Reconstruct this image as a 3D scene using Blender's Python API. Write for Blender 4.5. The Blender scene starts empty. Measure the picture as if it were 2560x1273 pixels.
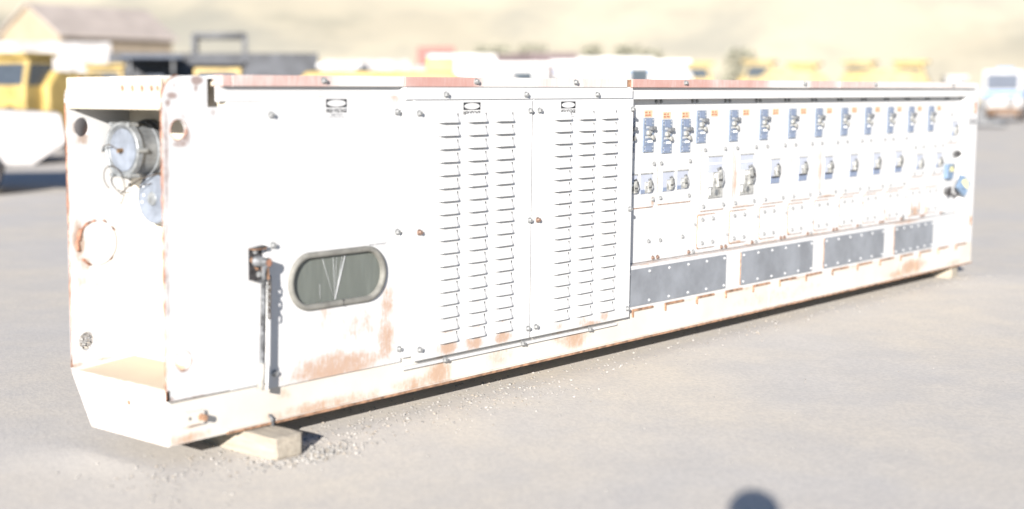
import bpy, bmesh, math, random
from mathutils import Vector, Matrix
R = math.radians
random.seed(7)
sc = bpy.context.scene
COL = sc.collection

# ------------------------------------------------------------------ camera
CAMP = Vector((-4.0963, -5.1972, 1.7925))
cd = bpy.data.cameras.new('camera'); cam = bpy.data.objects.new('camera_view', cd); COL.objects.link(cam)
cam.location = CAMP
cam.rotation_euler = (math.pi/2 - 0.1179, 0.0005, -0.8141)
cd.sensor_width = 36; cd.lens = 49.73
cd.shift_x = 0.1362; cd.shift_y = 0.0043
cd.clip_end = 3000; cd.clip_start = 0.05
cd.dof.use_dof = True; cd.dof.focus_distance = 8.9; cd.dof.aperture_fstop = 0.70
sc.camera = cam

# ------------------------------------------------------------------ sky, sun, exposure
SUN_AZ, SUN_EL = R(61.58), R(16.1)           # direction the light travels, clockwise from +Y
w = bpy.data.worlds.new('World'); sc.world = w; w.use_nodes = True
nt = w.node_tree; bgn = nt.nodes['Background']
sky = nt.nodes.new('ShaderNodeTexSky'); sky.sky_type = 'NISHITA'; sky.sun_disc = False
sky.sun_elevation = SUN_EL; sky.sun_rotation = SUN_AZ + math.pi
sky.altitude = 1500; sky.dust_density = 0.0; sky.air_density = 1.0; sky.ozone_density = 5.0
nt.links.new(sky.outputs[0], bgn.inputs[0]); bgn.inputs[1].default_value = 0.06
sl = bpy.data.lights.new('sun', 'SUN'); sl.energy = 5.0; sl.angle = R(0.53); sl.color = (1.0, 0.95, 0.89)
so = bpy.data.objects.new('sun', sl); COL.objects.link(so); so.location = (-20, -12, 20)
trav = Vector((math.sin(SUN_AZ)*math.cos(SUN_EL), math.cos(SUN_AZ)*math.cos(SUN_EL), -math.sin(SUN_EL)))
so.rotation_euler = trav.to_track_quat('-Z', 'Y').to_euler()
sc.view_settings.view_transform = 'Standard'; sc.view_settings.look = 'None'
sc.view_settings.exposure = 1.46; sc.view_settings.gamma = 1.0
sc.cycles.use_denoising = True

# ------------------------------------------------------------------ materials
def newmat(name):
    m = bpy.data.materials.new(name); m.use_nodes = True
    n = m.node_tree.nodes; return m, n, m.node_tree.links, n['Principled BSDF']
def N(n, t, **k):
    o = n.new(t)
    for a, b in k.items(): setattr(o, a, b)
    return o
def mix(n, l, fac, a, b):
    x = N(n, 'ShaderNodeMix', data_type='RGBA')
    for s, v in ((0, fac), (6, a), (7, b)):
        if hasattr(v, 'is_linked') or isinstance(v, bpy.types.NodeSocket): l.new(v, x.inputs[s])
        else: x.inputs[s].default_value = v if s == 0 else (*v[:3], 1)
    return x.outputs[2]
def noise(n, l, vec, scale, detail=6, rough=.6):
    x = N(n, 'ShaderNodeTexNoise'); x.inputs['Scale'].default_value = scale
    x.inputs['Detail'].default_value = detail; x.inputs['Roughness'].default_value = rough
    l.new(vec, x.inputs['Vector']); return x.outputs['Fac']
def ramp(n, l, v, a, b, lo=0., hi=1.):
    x = N(n, 'ShaderNodeMapRange', interpolation_type='SMOOTHSTEP')
    l.new(v, x.inputs[0])
    for i, q in ((1, a), (2, b), (3, lo), (4, hi)): x.inputs[i].default_value = q
    return x.outputs[0]
def math2(n, l, op, a, b):
    x = N(n, 'ShaderNodeMath', operation=op)
    for i, q in enumerate((a, b)):
        if isinstance(q, bpy.types.NodeSocket): l.new(q, x.inputs[i])
        else: x.inputs[i].default_value = q
    return x.outputs[0]
def objvec(n, l, scale=None):
    tc = N(n, 'ShaderNodeTexCoord'); v = tc.outputs['Object']
    if scale:
        mp = N(n, 'ShaderNodeMapping'); mp.inputs['Scale'].default_value = scale; l.new(v, mp.inputs[0]); v = mp.outputs[0]
    return v

def plain(name, col, rough=.6, metal=0., var=.12, scale=6., spec=.4, bump=0.):
    """a worn one-colour surface with gentle mottling"""
    m, n, l, b = newmat(name); v = objvec(n, l)
    f = noise(n, l, v, scale, 7)
    col = tuple(min(.72, 1.48*c) for c in col)
    c2 = tuple(max(0, c*(1-var*2)) for c in col); c1 = tuple(min(.8, c*(1+var)) for c in col)
    l.new(mix(n, l, ramp(n, l, f, .3, .7), c2, c1), b.inputs['Base Color'])
    b.inputs['Roughness'].default_value = rough; b.inputs['Metallic'].default_value = metal
    b.inputs['Specular IOR Level'].default_value = spec
    if bump:
        bp = N(n, 'ShaderNodeBump'); bp.inputs['Strength'].default_value = bump; bp.inputs['Distance'].default_value = .01
        l.new(noise(n, l, v, scale*6, 5), bp.inputs['Height']); l.new(bp.outputs[0], b.inputs['Normal'])
    return m

RUST_A, RUST_B = (.22, .09, .045), (.43, .27, .15)
def paint(name, blobs=(), rust=(RUST_A, RUST_B), base=(.48, .482, .483), speck=0., chips=0., red=.0, dirt=.25, dust=(.44, .42, .38)):
    """white coach paint; blobs (x, z, rx, rz, strength) are rust stains with a shape of their own"""
    m, n, l, b = newmat(name); v = objvec(n, l)
    n1 = noise(n, l, v, 13, 10, .8); st = noise(n, l, objvec(n, l, (60, 60, 7)), 1.5, 7, .72)
    col = mix(n, l, ramp(n, l, noise(n, l, v, 2.3, 8), .35, .75, dirt*.3, dirt), base, dust)
    mask = None
    for cx, cz, rx, rz, s in blobs:
        a = N(n, 'ShaderNodeVectorMath', operation='SUBTRACT'); a.inputs[1].default_value = (cx, 0, cz); l.new(v, a.inputs[0])
        c = N(n, 'ShaderNodeVectorMath', operation='MULTIPLY'); c.inputs[1].default_value = (1/rx, 0, 1/rz); l.new(a.outputs[0], c.inputs[0])
        d = N(n, 'ShaderNodeVectorMath', operation='LENGTH'); l.new(c.outputs[0], d.inputs[0])
        f = ramp(n, l, d.outputs['Value'], .15, 1.25, s, 0.)
        mask = f if mask is None else math2(n, l, 'MAXIMUM', mask, f)
    rc = mix(n, l, st, *rust)
    if mask is not None:
        j = math2(n, l, 'ADD', math2(n, l, 'MULTIPLY', math2(n, l, 'SUBTRACT', n1, .5), 2.0), math2(n, l, 'MULTIPLY', math2(n, l, 'SUBTRACT', st, .5), 1.1))
        k = math2(n, l, 'ADD', mask, math2(n, l, 'MULTIPLY', j, ramp(n, l, mask, .0, .30)))
        col = mix(n, l, ramp(n, l, k, .22, 1.0, 0, .76), col, rc)
    if speck:
        s2 = noise(n, l, v, 55, 3, .5)
        col = mix(n, l, ramp(n, l, s2, .70, .76, 0, speck), col, (.30, .24, .21))
    if chips:
        s3 = noise(n, l, v, 7, 12, .72)
        col = mix(n, l, ramp(n, l, s3, .66, .70, 0, chips), col, (.16, .08, .06))
    l.new(col, b.inputs['Base Color']); b.inputs['Roughness'].default_value = .55
    bp = N(n, 'ShaderNodeBump'); bp.inputs['Strength'].default_value = .08; bp.inputs['Distance'].default_value = .004
    l.new(n1, bp.inputs['Height']); l.new(bp.outputs[0], b.inputs['Normal'])
    return m

def red_rail(name, segs):
    """white paint worn through to red oxide primer; segs (x, halfwidth, amount)"""
    m, n, l, b = newmat(name); v = objvec(n, l)
    st = noise(n, l, objvec(n, l, (60, 30, 6)), 1.6, 7, .7); n1 = noise(n, l, v, 4, 6)
    mask = None
    for cx, rx, s in segs:
        a = N(n, 'ShaderNodeVectorMath', operation='SUBTRACT'); a.inputs[1].default_value = (cx, 0, 0); l.new(v, a.inputs[0])
        c = N(n, 'ShaderNodeVectorMath', operation='MULTIPLY'); c.inputs[1].default_value = (1/rx, 0, 0); l.new(a.outputs[0], c.inputs[0])
        d = N(n, 'ShaderNodeVectorMath', operation='LENGTH'); l.new(c.outputs[0], d.inputs[0])
        f = ramp(n, l, d.outputs['Value'], .55, 1.15, s, .2)
        mask = f if mask is None else math2(n, l, 'MAXIMUM', mask, f)
    k = math2(n, l, 'ADD', math2(n, l, 'MULTIPLY', st, .55), math2(n, l, 'MULTIPLY', mask, .7))
    k = math2(n, l, 'ADD', k, math2(n, l, 'MULTIPLY', math2(n, l, 'SUBTRACT', n1, .5), .5))
    l.new(mix(n, l, ramp(n, l, k, .50, 1.10), (.50, .48, .455), (.37, .205, .175)), b.inputs['Base Color'])
    b.inputs['Roughness'].default_value = .7
    return m

M = {}
M['white'] = paint('white_paint')
CHIP = ((.11, .06, .05), (.21, .12, .09))
M['corner'] = paint('chipped_corner_paint', [(.015, 1.35, .03, .40, .75), (.012, .75, .018, .8, .6), (.135, 1.47, .045, .06, .85), (.10, 1.43, .07, .03, .85), (.12, 1.56, .035, .03, .6), (.055, 1.655, .055, .025, 1.0), (.03, 1.62, .025, .03, .9), (.07, 1.70, .02, .02, .6), (.205, 1.725, .05, .03, 1.3), (.20, 1.69, .02, .03, .8), (.3, 1.575, .035, .03, .7), (.1, .355, .05, .02, .8), (.02, .225, .03, .02, .8), (.15, .218, .2, .006, .7)], rust=CHIP, speck=.8, dirt=.1)
M['farplate'] = paint('chipped_far_plate_paint', [(.05, .93, .05, .14, 1.1), (.09, .80, .05, .06, .7), (.09, 1.44, .07, .05, .85), (.05, 1.49, .03, .05, .9), (.06, 1.67, .05, .02, 1.1), (.07, 1.60, .018, .04, .9), (.06, .72, .06, .05, .6), (.16, .69, .03, .02, .6), (.13, .40, .03, .05, .6), (.02, .29, .06, .02, .8), (.2, .30, .1, .015, .6), (0, 1.0, .012, .9, .5)], rust=((.17, .095, .065), (.31, .20, .12)), dirt=.2)
M['floor'] = paint('dusty_bay_floor', base=(.45, .385, .295), dirt=.8, dust=(.38, .315, .235))
M['niche'] = paint('niche_paint', [(.38, .31, .3, .03, .6)], base=(.60, .55, .46), dirt=.6, dust=(.50, .41, .29))
M['endplate'] = paint('bumper_paint', [(0, .27, .5, .03, .55), (0, 0, .5, .025, .5)], base=(.60, .58, .54))
M['winpanel'] = paint('window_panel_paint', [(1.12, .215, .50, .13, .92), (1.50, .33, .10, .20, .85), (1.51, .52, .08, .15, .8), (1.02, .50, .14, .13, .48), (1.3, .42, .25, .16, .45), (1.15, 1.65, .5, .02, .35), (1.57, 1.64, .06, .04, .6)])
M['door'] = paint('louver_door_paint', [(x, .215, .12, .055, 1.0) for x in (1.977, 2.23, 2.48)] + [(x, .30, .1, .05, .55) for x in (1.977, 2.23, 2.48)] +
                  [(2.23, .44, .1, .04, .45), (2.23, 1.0, .06, .02, .3), (3.06, .21, .1, .04, .5), (3.31, .21, .1, .05, .65), (3.56, .22, .1, .06, .7), (3.4, .185, .2, .03, .8), (1.0, .17, 3., .012, .5)])
M['skirt'] = paint('skirt_paint', [(5., .0, 5.6, .030, .62), (1.95, .07, .16, .13, .92), (1.75, .04, .3, .06, .7), (3.30, .10, .22, .11, .85), (3.12, .14, .14, .1, .6), (2.5, .09, .22, .09, .5), (1.05, .03, .6, .06, .72), (.75, .14, .08, .05, .5),
                                   (.15, .08, .1, .02, .8), (.1, .02, .25, .04, .7), (8.55, .09, .42, .10, .95), (8.3, .05, .4, .06, .8), (4.6, .2, .4, .03, .5), (5.4, .2, .5, .03, .5), (6.4, .2, .5, .03, .55), (7.4, .2, .6, .03, .55), (6.0, .1, 1.2, .08, .40), (9.5, .04, .3, .04, .6)], base=(.50, .485, .455), dirt=.85, dust=(.475, .43, .365))
M['lower'] = paint('lower_panel_paint', [(5.0, .51, 5, .008, .6), (8.4, .51, .5, .03, .8), (4.1, .51, .2, .02, .6)])
M['panel'] = paint('breaker_panel_paint', [(6.6, .518, 3.2, .012, .6)])
M['subplate'] = paint('breaker_plate_paint', [(5.385, 1.02, .05, .26, .75), (6.77, 1.05, .045, .3, .7), (4.27, .92, .03, .06, .7), (6.9, .82, .16, .015, .8), (5.5, .82, .2, .012, .6), (6.95, 1.24, .1, .03, .4)])
M['cover'] = paint('cover_plate_paint', [(8.69, .58, .09, .07, 1.1), (8.60, .60, .03, .12, 1.0), (8.78, .60, .03, .12, 1.0), (5.43, .55, .14, .02, .9), (6.25, .56, .04, .05, .8), (8.96, .57, .05, .06, .8), (8.09, .57, .03, .05, .6), (4.9, .78, .12, .012, .6), (7.62, .78, .03, .03, .8)])
M['rustedge'] = plain('rust_edge', (.20, .115, .07), .9, var=.3, scale=20)
M['rustmetal'] = plain('rusted_steel', (.20, .10, .065), .85, var=.35, scale=18, bump=.3)
M['bolt'] = plain('zinc_bolt', (.16, .163, .163), .5, .05, var=.25, scale=60)
M['boltrust'] = plain('rusty_bolt', (.13, .085, .065), .8, 0, var=.3, scale=60)
M['greyplate'] = plain('dull_galvanised_plate', (.125, .133, .145), .55, 0, var=.12, scale=3)
M['relay'] = plain('blue_grey_relay_face', (.105, .128, .168), .5, 0, var=.12, scale=40)
M['relaylight'] = plain('pale_blue_relay_inset', (.115, .14, .195), .5, 0, var=.08, scale=40)
M['black'] = plain('black_plastic', (.022, .022, .024), .45, 0, var=.2)
M['palebit'] = plain('pale_grey_plastic', (.24, .245, .25), .5, 0, var=.05)
M['knob'] = plain('grey_knob', (.075, .078, .082), .5, 0, var=.15)
M['dgrey'] = plain('dark_grey_plastic', (.055, .055, .055), .5, 0, var=.2, scale=30)
M['brkgrey'] = plain('breaker_mechanism_grey', (.20, .20, .19), .5, .0, var=.25, scale=40)
M['brkpale'] = plain('breaker_window_pale', (.245, .26, .30), .4, 0, var=.05)
M['whitebit'] = plain('white_plastic', (.78, .78, .78), .4, 0, var=.03)
M['orange'] = plain('faded_orange_label', (.40, .255, .17), .7, 0, var=.12, scale=50)
M['orangeink'] = plain('faded_label_print', (.17, .075, .045), .8, 0, var=.2, scale=60)
M['ink'] = plain('black_print', (.014, .015, .017), .7, 0, var=.2, scale=40)
M['inkpale'] = plain('faded_print', (.07, .07, .08), .7, 0, var=.3, scale=80)
M['inkfaint'] = plain('very_faded_print', (.10, .10, .11), .7, 0, var=.2, scale=80)
M['seal'] = plain('grey_rubber_seal', (.115, .112, .10), .75, 0, var=.15, scale=12)
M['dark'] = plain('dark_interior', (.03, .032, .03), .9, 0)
M['steeldark'] = plain('blackened_steel', (.035, .033, .034), .55, .3, var=.35, scale=20)
M['steelworn'] = plain('worn_pipe_steel', (.085, .088, .092), .55, .2, var=.5, scale=24)
M['grip'] = plain('taped_grip', (.22, .21, .19), .8, 0, var=.15, scale=30)
M['chain'] = plain('chain_steel', (.045, .036, .028), .7, .1, var=.3, scale=40)
M['alu'] = plain('cast_aluminium', (.115, .122, .128), .5, .25, var=.2, scale=14, bump=.1)
M['alulight'] = plain('machined_aluminium_rim', (.20, .21, .215), .4, .5, var=.2, scale=20)
M['cap'] = plain('blue_grey_cap', (.125, .14, .165), .5, .1, var=.15, scale=10)
M['brass'] = plain('brass_fitting', (.12, .075, .04), .6, .1, var=.3, scale=30)
M['meter'] = plain('blue_grey_meter_case', (.09, .13, .185), .5, 0, var=.1)
M['dial'] = plain('yellowed_dial', (.42, .38, .17), .5, 0, var=.05)

def glassmat():
    m, n, l, b = newmat('tinted_pane'); n.remove(b)
    out = n['Material Output']
    tr = N(n, 'ShaderNodeBsdfTransparent'); tr.inputs[0].default_value = (.74, .77, .74, 1)
    gl = N(n, 'ShaderNodeBsdfGlossy'); gl.inputs['Roughness'].default_value = .06; gl.inputs[0].default_value = (.8, .8, .78, 1)
    df = N(n, 'ShaderNodeBsdfDiffuse'); df.inputs[0].default_value = (.27, .295, .265, 1)
    v = objvec(n, l, (26, 26, 3)); f = noise(n, l, v, 1.4, 6)
    mx0 = N(n, 'ShaderNodeMixShader'); l.new(ramp(n, l, f, .40, .85, .38, .50), mx0.inputs[0]); l.new(tr.outputs[0], mx0.inputs[1]); l.new(df.outputs[0], mx0.inputs[2])
    fr = N(n, 'ShaderNodeFresnel'); fr.inputs[0].default_value = 1.45
    mx = N(n, 'ShaderNodeMixShader'); l.new(fr.outputs[0], mx.inputs[0]); l.new(mx0.outputs[0], mx.inputs[1]); l.new(gl.outputs[0], mx.inputs[2])
    l.new(mx.outputs[0], out.inputs[0]); return m
M['glass'] = glassmat()

# ------------------------------------------------------------------ mesh helpers
class MB:
    def __init__(s): s.v, s.f, s.m, s.sm = [], [], [], []
    def add(s, vs, fs, m=0, smooth=False):
        o = len(s.v); s.v += [tuple(q) for q in vs]
        for f in fs: s.f.append([o+i for i in f]); s.m.append(m); s.sm.append(smooth)
        return s
    def box(s, x0, x1, y0, y1, z0, z1, m=0):
        vs = [(x, y, z) for x in (x0, x1) for y in (y0, y1) for z in (z0, z1)]
        return s.add(vs, [(0,1,3,2), (4,6,7,5), (0,4,5,1), (2,3,7,6), (0,2,6,4), (1,5,7,3)], m)
    def cyl(s, p0, p1, r0, r1=None, n=16, m=0, cap=True, smooth=True):
        p0, p1 = Vector(p0), Vector(p1); r1 = r0 if r1 is None else r1
        a = (p1-p0).normalized(); u = a.orthogonal().normalized(); w_ = a.cross(u)
        vs = []
        for p, r in ((p0, r0), (p1, r1)):
            vs += [p + (u*math.cos(2*math.pi*i/n) + w_*math.sin(2*math.pi*i/n))*r for i in range(n)]
        s.add(vs, [(i, (i+1) % n, n+(i+1) % n, n+i) for i in range(n)], m, smooth)
        if cap: s.add(vs, [tuple(range(n-1, -1, -1)), tuple(range(n, 2*n))], m)
        return s
    def tube(s, pts, r, n=8, m=0, closed=False):
        pts = [Vector(p) for p in pts]; k = len(pts); rings = []; prev = None
        for i, p in enumerate(pts):
            if closed: t = pts[(i+1) % k]-pts[i-1]
            else: t = pts[min(i+1, k-1)]-pts[max(i-1, 0)]
            t.normalize()
            u = t.orthogonal().normalized() if prev is None else (prev - t*prev.dot(t)).normalized()
            prev = u; w_ = t.cross(u)
            rr = r[i] if isinstance(r, (list, tuple)) else r
            rings.append([p+(u*math.cos(2*math.pi*j/n)+w_*math.sin(2*math.pi*j/n))*rr for j in range(n)])
        vs = [q for g in rings for q in g]; fs = []
        for i in range(k if closed else k-1):
            a, b = i*n, ((i+1) % k)*n
            fs += [(a+j, a+(j+1) % n, b+(j+1) % n, b+j) for j in range(n)]
        s.add(vs, fs, m, True)
        if not closed: s.add(vs, [tuple(range(n-1, -1, -1)), tuple(range((k-1)*n, k*n))], m)
        return s
    def prism(s, pts, a, b, axis='y', m=0):
        """polygon pts in the plane across `axis`, from a to b"""
        def P(p, d):
            return {'y': (p[0], d, p[1]), 'x': (d, p[0], p[1]), 'z': (p[0], p[1], d)}[axis]
        k = len(pts); vs = [P(p, a) for p in pts]+[P(p, b) for p in pts]
        return s.add(vs, [tuple(range(k)), tuple(range(2*k-1, k-1, -1))] + [(i, k+i, k+(i+1) % k, (i+1) % k) for i in range(k)], m)
    def ball(s, c, r, n=10, m=0, sq=(1, 1, 1)):
        c = Vector(c); h = n//2; vs = []
        for i in range(h+1):
            t = math.pi*i/h
            for j in range(n):
                a = 2*math.pi*j/n; vs.append(c+Vector((r*sq[0]*math.sin(t)*math.cos(a), r*sq[1]*math.sin(t)*math.sin(a), r*sq[2]*math.cos(t))))
        return s.add(vs, [(i*n+j, (i+1)*n+j, (i+1)*n+(j+1) % n, i*n+(j+1) % n) for i in range(h) for j in range(n)], m, True)
    def mesh(s, name, mats):
        me = bpy.data.meshes.new(name); me.from_pydata(s.v, [], s.f)
        for q in (mats if isinstance(mats, (list, tuple)) else [mats]): me.materials.append(q)
        me.polygons.foreach_set('material_index', s.m); me.polygons.foreach_set('use_smooth', s.sm)
        bm = bmesh.new(); bm.from_mesh(me); bmesh.ops.remove_doubles(bm, verts=bm.verts, dist=1e-6)
        bmesh.ops.recalc_face_normals(bm, faces=bm.faces); bm.to_mesh(me); bm.free(); me.update(); return me
    def build(s, name, mats, parent=None, loc=None, bevel=0.):
        return obj(name, s.mesh(name, mats), parent, loc, bevel)
def obj(name, me, parent=None, loc=None, bevel=0., rot=None):
    o = bpy.data.objects.new(name, me); COL.objects.link(o)
    if parent: o.parent = parent
    if loc is not None: o.location = loc
    if rot is not None: o.rotation_euler = rot
    if bevel:
        b = o.modifiers.new('bevel', 'BEVEL'); b.width = bevel; b.segments = 2; b.limit_method = 'ANGLE'; b.angle_limit = R(40)
    return o
def tag(o, label=None, cat=None, group=None, kind=None):
    for k, v in (('label', label), ('category', cat), ('group', group), ('kind', kind)):
        if v: o[k] = v
    return o
def empty(name, loc, rz=0.):
    o = bpy.data.objects.new(name, None); COL.objects.link(o); o.location = loc; o.rotation_euler = (0, 0, rz); o.empty_display_size = .2; return o
def circle(cx, cz, r, n=24, rz=None):
    return [(cx+r*math.cos(2*math.pi*i/n), cz+(rz or r)*math.sin(2*math.pi*i/n)) for i in range(n)]
def holed(name, outer, holes, d0, d1, mats, parent, axis='y'):
    """flat plate with real openings, between d0 and d1 along axis"""
    bm = bmesh.new()
    P = {'y': lambda p: (p[0], d0, p[1]), 'x': lambda p: (d0, p[0], p[1])}[axis]
    es = []
    for loop in [outer]+holes:
        vs = [bm.verts.new(P(p)) for p in loop]
        es += [bm.edges.new((vs[i], vs[(i+1) % len(vs)])) for i in range(len(vs))]
    bmesh.ops.triangle_fill(bm, use_beauty=True, use_dissolve=False, edges=es)
    ex = bmesh.ops.extrude_face_region(bm, geom=bm.faces[:])
    vv = [g for g in ex['geom'] if isinstance(g, bmesh.types.BMVert)]
    bmesh.ops.translate(bm, verts=vv, vec=(0, d1-d0, 0) if axis == 'y' else (d1-d0, 0, 0))
    bmesh.ops.recalc_face_normals(bm, faces=bm.faces)
    me = bpy.data.meshes.new(name); bm.to_mesh(me); bm.free()
    for q in (mats if isinstance(mats, (list, tuple)) else [mats]): me.materials.append(q)
    return obj(name, me, parent)
def text(name, s, x0, z0, width, height, y, mat, parent, bold=.012):
    """flat printed lettering on a face that looks towards -Y"""
    c = bpy.data.curves.new('t', 'FONT'); c.body = s; c.resolution_u = 3; c.offset = bold
    t = bpy.data.objects.new('t', c); COL.objects.link(t); bpy.context.view_layer.update()
    me = bpy.data.meshes.new_from_object(t.evaluated_get(bpy.context.evaluated_depsgraph_get()))
    bpy.data.objects.remove(t); bpy.data.curves.remove(c)
    xs = [v.co.x for v in me.vertices]; ys = [v.co.y for v in me.vertices]
    ax, bx, ay, by = min(xs), max(xs), min(ys), max(ys)
    for v in me.vertices:
        v.co = (x0+(v.co.x-ax)/(bx-ax)*width, y, z0+(v.co.y-ay)/(by-ay)*height)
    me.materials.clear(); me.materials.append(mat); me.name = name
    return obj(name, me, parent)

# shared small meshes: bolts look towards -Y
def bolt_mesh(name, r, h, mat):
    b = MB(); b.cyl((0, 0, 0), (0, -h*.25, 0), r*1.25, n=12, smooth=False); b.cyl((0, -h*.25, 0), (0, -h, 0), r, r*.86, n=6, smooth=False)
    return b.mesh(name, mat)
BOLT = bolt_mesh('bolt', .0138, .022, M['bolt']); BOLTR = bolt_mesh('bolt', .0138, .022, M['boltrust'])
SB = bolt_mesh('bolt', .0122, .013, M['bolt']); SBR = bolt_mesh('bolt', .0122, .013, M['boltrust'])
TINY = bolt_mesh('bolt', .0095, .009, M['bolt'])
def bolts(parent, pts, y, me=BOLT, alt=None):
    for i, (x, z) in enumerate(pts):
        obj('bolt', alt if alt and (i*7+3) % 5 == 0 else me, parent, (x, y, z), rot=(0, (i*.7) % 1.0, 0))

# ------------------------------------------------------------------ ground
def ground_mat():
    m, n, l, b = newmat('gravel_ground'); v = objvec(n, l)
    big = noise(n, l, v, .45, 4); mid = noise(n, l, v, 2.1, 5); fine = noise(n, l, v, 38, 5, .7)
    vo = N(n, 'ShaderNodeTexVoronoi'); vo.inputs['Scale'].default_value = 55; l.new(v, vo.inputs['Vector'])
    sep = N(n, 'ShaderNodeSeparateColor'); l.new(vo.outputs['Color'], sep.inputs[0])
    c = mix(n, l, ramp(n, l, big, .35, .68), (.515, .485, .445), (.575, .518, .435))
    c = mix(n, l, ramp(n, l, mid, .35, .7, 0, .40), c, (.43, .412, .39))
    c = mix(n, l, ramp(n, l, sep.outputs[0], .0, 1., 0, .26), c, (.30, .29, .28))
    c = mix(n, l, ramp(n, l, fine, .55, .8, 0, .32), c, (.62, .59, .55))
    l.new(c, b.inputs['Base Color']); b.inputs['Roughness'].default_value = .95; b.inputs['Specular IOR Level'].default_value = .15
    bp = N(n, 'ShaderNodeBump'); bp.inputs['Strength'].default_value = .12; bp.inputs['Distance'].default_value = .008
    l.new(math2(n, l, 'ADD', vo.outputs['Distance'], fine), bp.inputs['Height']); l.new(bp.outputs[0], b.inputs['Normal'])
    return m
gm = ground_mat()
g = MB(); rings = [0, 3, 6, 10, 16, 25, 40, 70, 120, 220, 400, 700, 1200]; nseg = 72
vs = [(2, -1, 0)]
for r in rings[1:]:
    for i in range(nseg):
        a = 2*math.pi*i/nseg; vs.append((2+r*math.cos(a), -1+r*math.sin(a), 0))
fs = [(0, 1+i, 1+(i+1) % nseg) for i in range(nseg)]
for k in range(len(rings)-2):
    o0, o1 = 1+k*nseg, 1+(k+1)*nseg
    fs += [(o0+i, o1+i, o1+(i+1) % nseg, o0+(i+1) % nseg) for i in range(nseg)]
g.add(vs, fs); tag(g.build('ground', gm), kind='structure')

# dry hillside that closes the view behind the yard
def hill_mat():
    m, n, l, b = newmat('dry_grass_hillside'); v = objvec(n, l)
    a = noise(n, l, objvec(n, l, (1, 1, 1)), .030, 5); c2 = noise(n, l, v, .08, 6); f = noise(n, l, v, .9, 6, .7)
    c = mix(n, l, ramp(n, l, a, .40, .64), (.40, .360, .275), (.27, .258, .215))
    c = mix(n, l, ramp(n, l, c2, .54, .70, 0, .5), c, (.26, .25, .20))
    c = mix(n, l, ramp(n, l, f, .5, .8, 0, .3), c, (.27, .255, .20))
    l.new(c, b.inputs['Base Color']); b.inputs['Roughness'].default_value = 1; b.inputs['Specular IOR Level'].default_value = 0
    return m
from mathutils import noise as mn
h = MB(); na, nd = 150, 44; vs = []
for i in range(na+1):
    az = R(-70 + 230*i/na)
    edge = min(1, min(i, na-i)/14)
    for j in range(nd+1):
        d = 165 + 620*(j/nd)**1.5
        x, y = CAMP.x+d*math.sin(az), CAMP.y+d*math.cos(az)
        q = Vector((x*.009, y*.009, 0)); t = d-165
        z = (t*.50 + 11*mn.noise(q)*min(1, t/40) + 5*mn.noise(q*3.1)*min(1, t/30) + 1.5*mn.noise(q*9)*min(1, t/20))*edge
        vs.append((x, y, z-.05 if j == 0 else max(z, -.02)))
h.add(vs, [(i*(nd+1)+j, (i+1)*(nd+1)+j, (i+1)*(nd+1)+j+1, i*(nd+1)+j+1) for i in range(na) for j in range(nd)], 0, True)
tag(h.build('hill', hill_mat()), kind='structure')

# ------------------------------------------------------------------ the switchgear container
ZB = .12
T = empty('switchgear_container', (0, 0, ZB))
tag(T, 'long white weathered steel switchgear container with louvered doors and breaker panels, resting on wooden blocks', 'switchgear')
L, W, H = 9.957, .78, 1.745
# shell behind the fronts: hollow at the window so that the pane looks into a dark bay
MB().box(1.70, L-.004, .10, W, .03, 1.735).box(.40, 1.70, .42, W, .03, 1.735).box(.40, 1.70, .03, .42, .03, .16).box(.40, 1.70, .03, .42, 1.66, 1.735).box(.40, .44, .03, .42, .16, 1.66).build('enclosure_body', M['white'], T)
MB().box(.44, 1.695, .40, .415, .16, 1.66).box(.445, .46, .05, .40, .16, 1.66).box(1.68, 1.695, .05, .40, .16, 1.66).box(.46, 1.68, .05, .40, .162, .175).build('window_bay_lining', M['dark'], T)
MB().box(.342, L-.01, .03, W-.01, 1.735, 1.748).box(.27, .342, .10, W-.01, 1.735, 1.748).build('roof_sheet', M['white'], T)

# near corner plate with two round openings and a notch
def rounded(pts, idx, r, n=8):
    out = []
    for i, p in enumerate(pts):
        if i in idx:
            rr = idx[i]; p = Vector(p); a = (Vector(pts[i-1])-p).normalized(); b = (Vector(pts[(i+1) % len(pts)])-p).normalized()
            c = p+(a+b)*rr
            for k in range(n+1):
                t = k/n*math.pi/2; out.append(tuple(c - b*rr*math.cos(t) - a*rr*math.sin(t)))
        else: out.append(tuple(p))
    return out
prof = rounded([(0, .215), (.391, .215), (.391, 1.598), (.268, 1.598), (.268, H), (0, H)], {5: .11}, 0)
prof = [(x, z) for x, z in prof]
cpl = holed('corner_plate', prof, [circle(.09, 1.495, .049), circle(.098, .402, .047)], 0., .018, M['corner'], T)
MB().tube([(-.0006, .009, z) for z in [.222+.035*i for i in range(41)]] + [(x-.0006, .009, z+.0006) for x, z in prof[5:]], [random.uniform(.003, .0105) for i in range(41+len(prof)-5)], 6).build('chipped_edge', M['rustmetal'], cpl)
for cx_, cz_, r_ in ((.09, 1.495, .049), (.098, .402, .047)):
    MB().tube([(cx_+r_*math.cos(2*math.pi*i/24), .0, cz_+r_*math.sin(2*math.pi*i/24)) for i in range(24)], [random.uniform(.0008, .0042) for i in range(24)], 5, 0, closed=True).build('hole_rim', M['rustmetal'], cpl)
prof2 = rounded([(0, .265), (.385, .265), (.385, H), (0, H)], {3: .11}, 0)
fp = holed('far_corner_plate', prof2, [circle(.09, 1.495, .049), circle(.09, .405, .05)], W-.018, W, M['farplate'], T)
MB().tube([(x-.0006, W-.010, z) for x, z in [(0, .28+.07*i) for i in range(20)]] + [(x-.0006, W-.010, z+.0006) for x, z in prof2[3:]], [random.uniform(.002, .008) for i in range(20+len(prof2)-3)], 6).build('chipped_edge', M['rustmetal'], fp)
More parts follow.
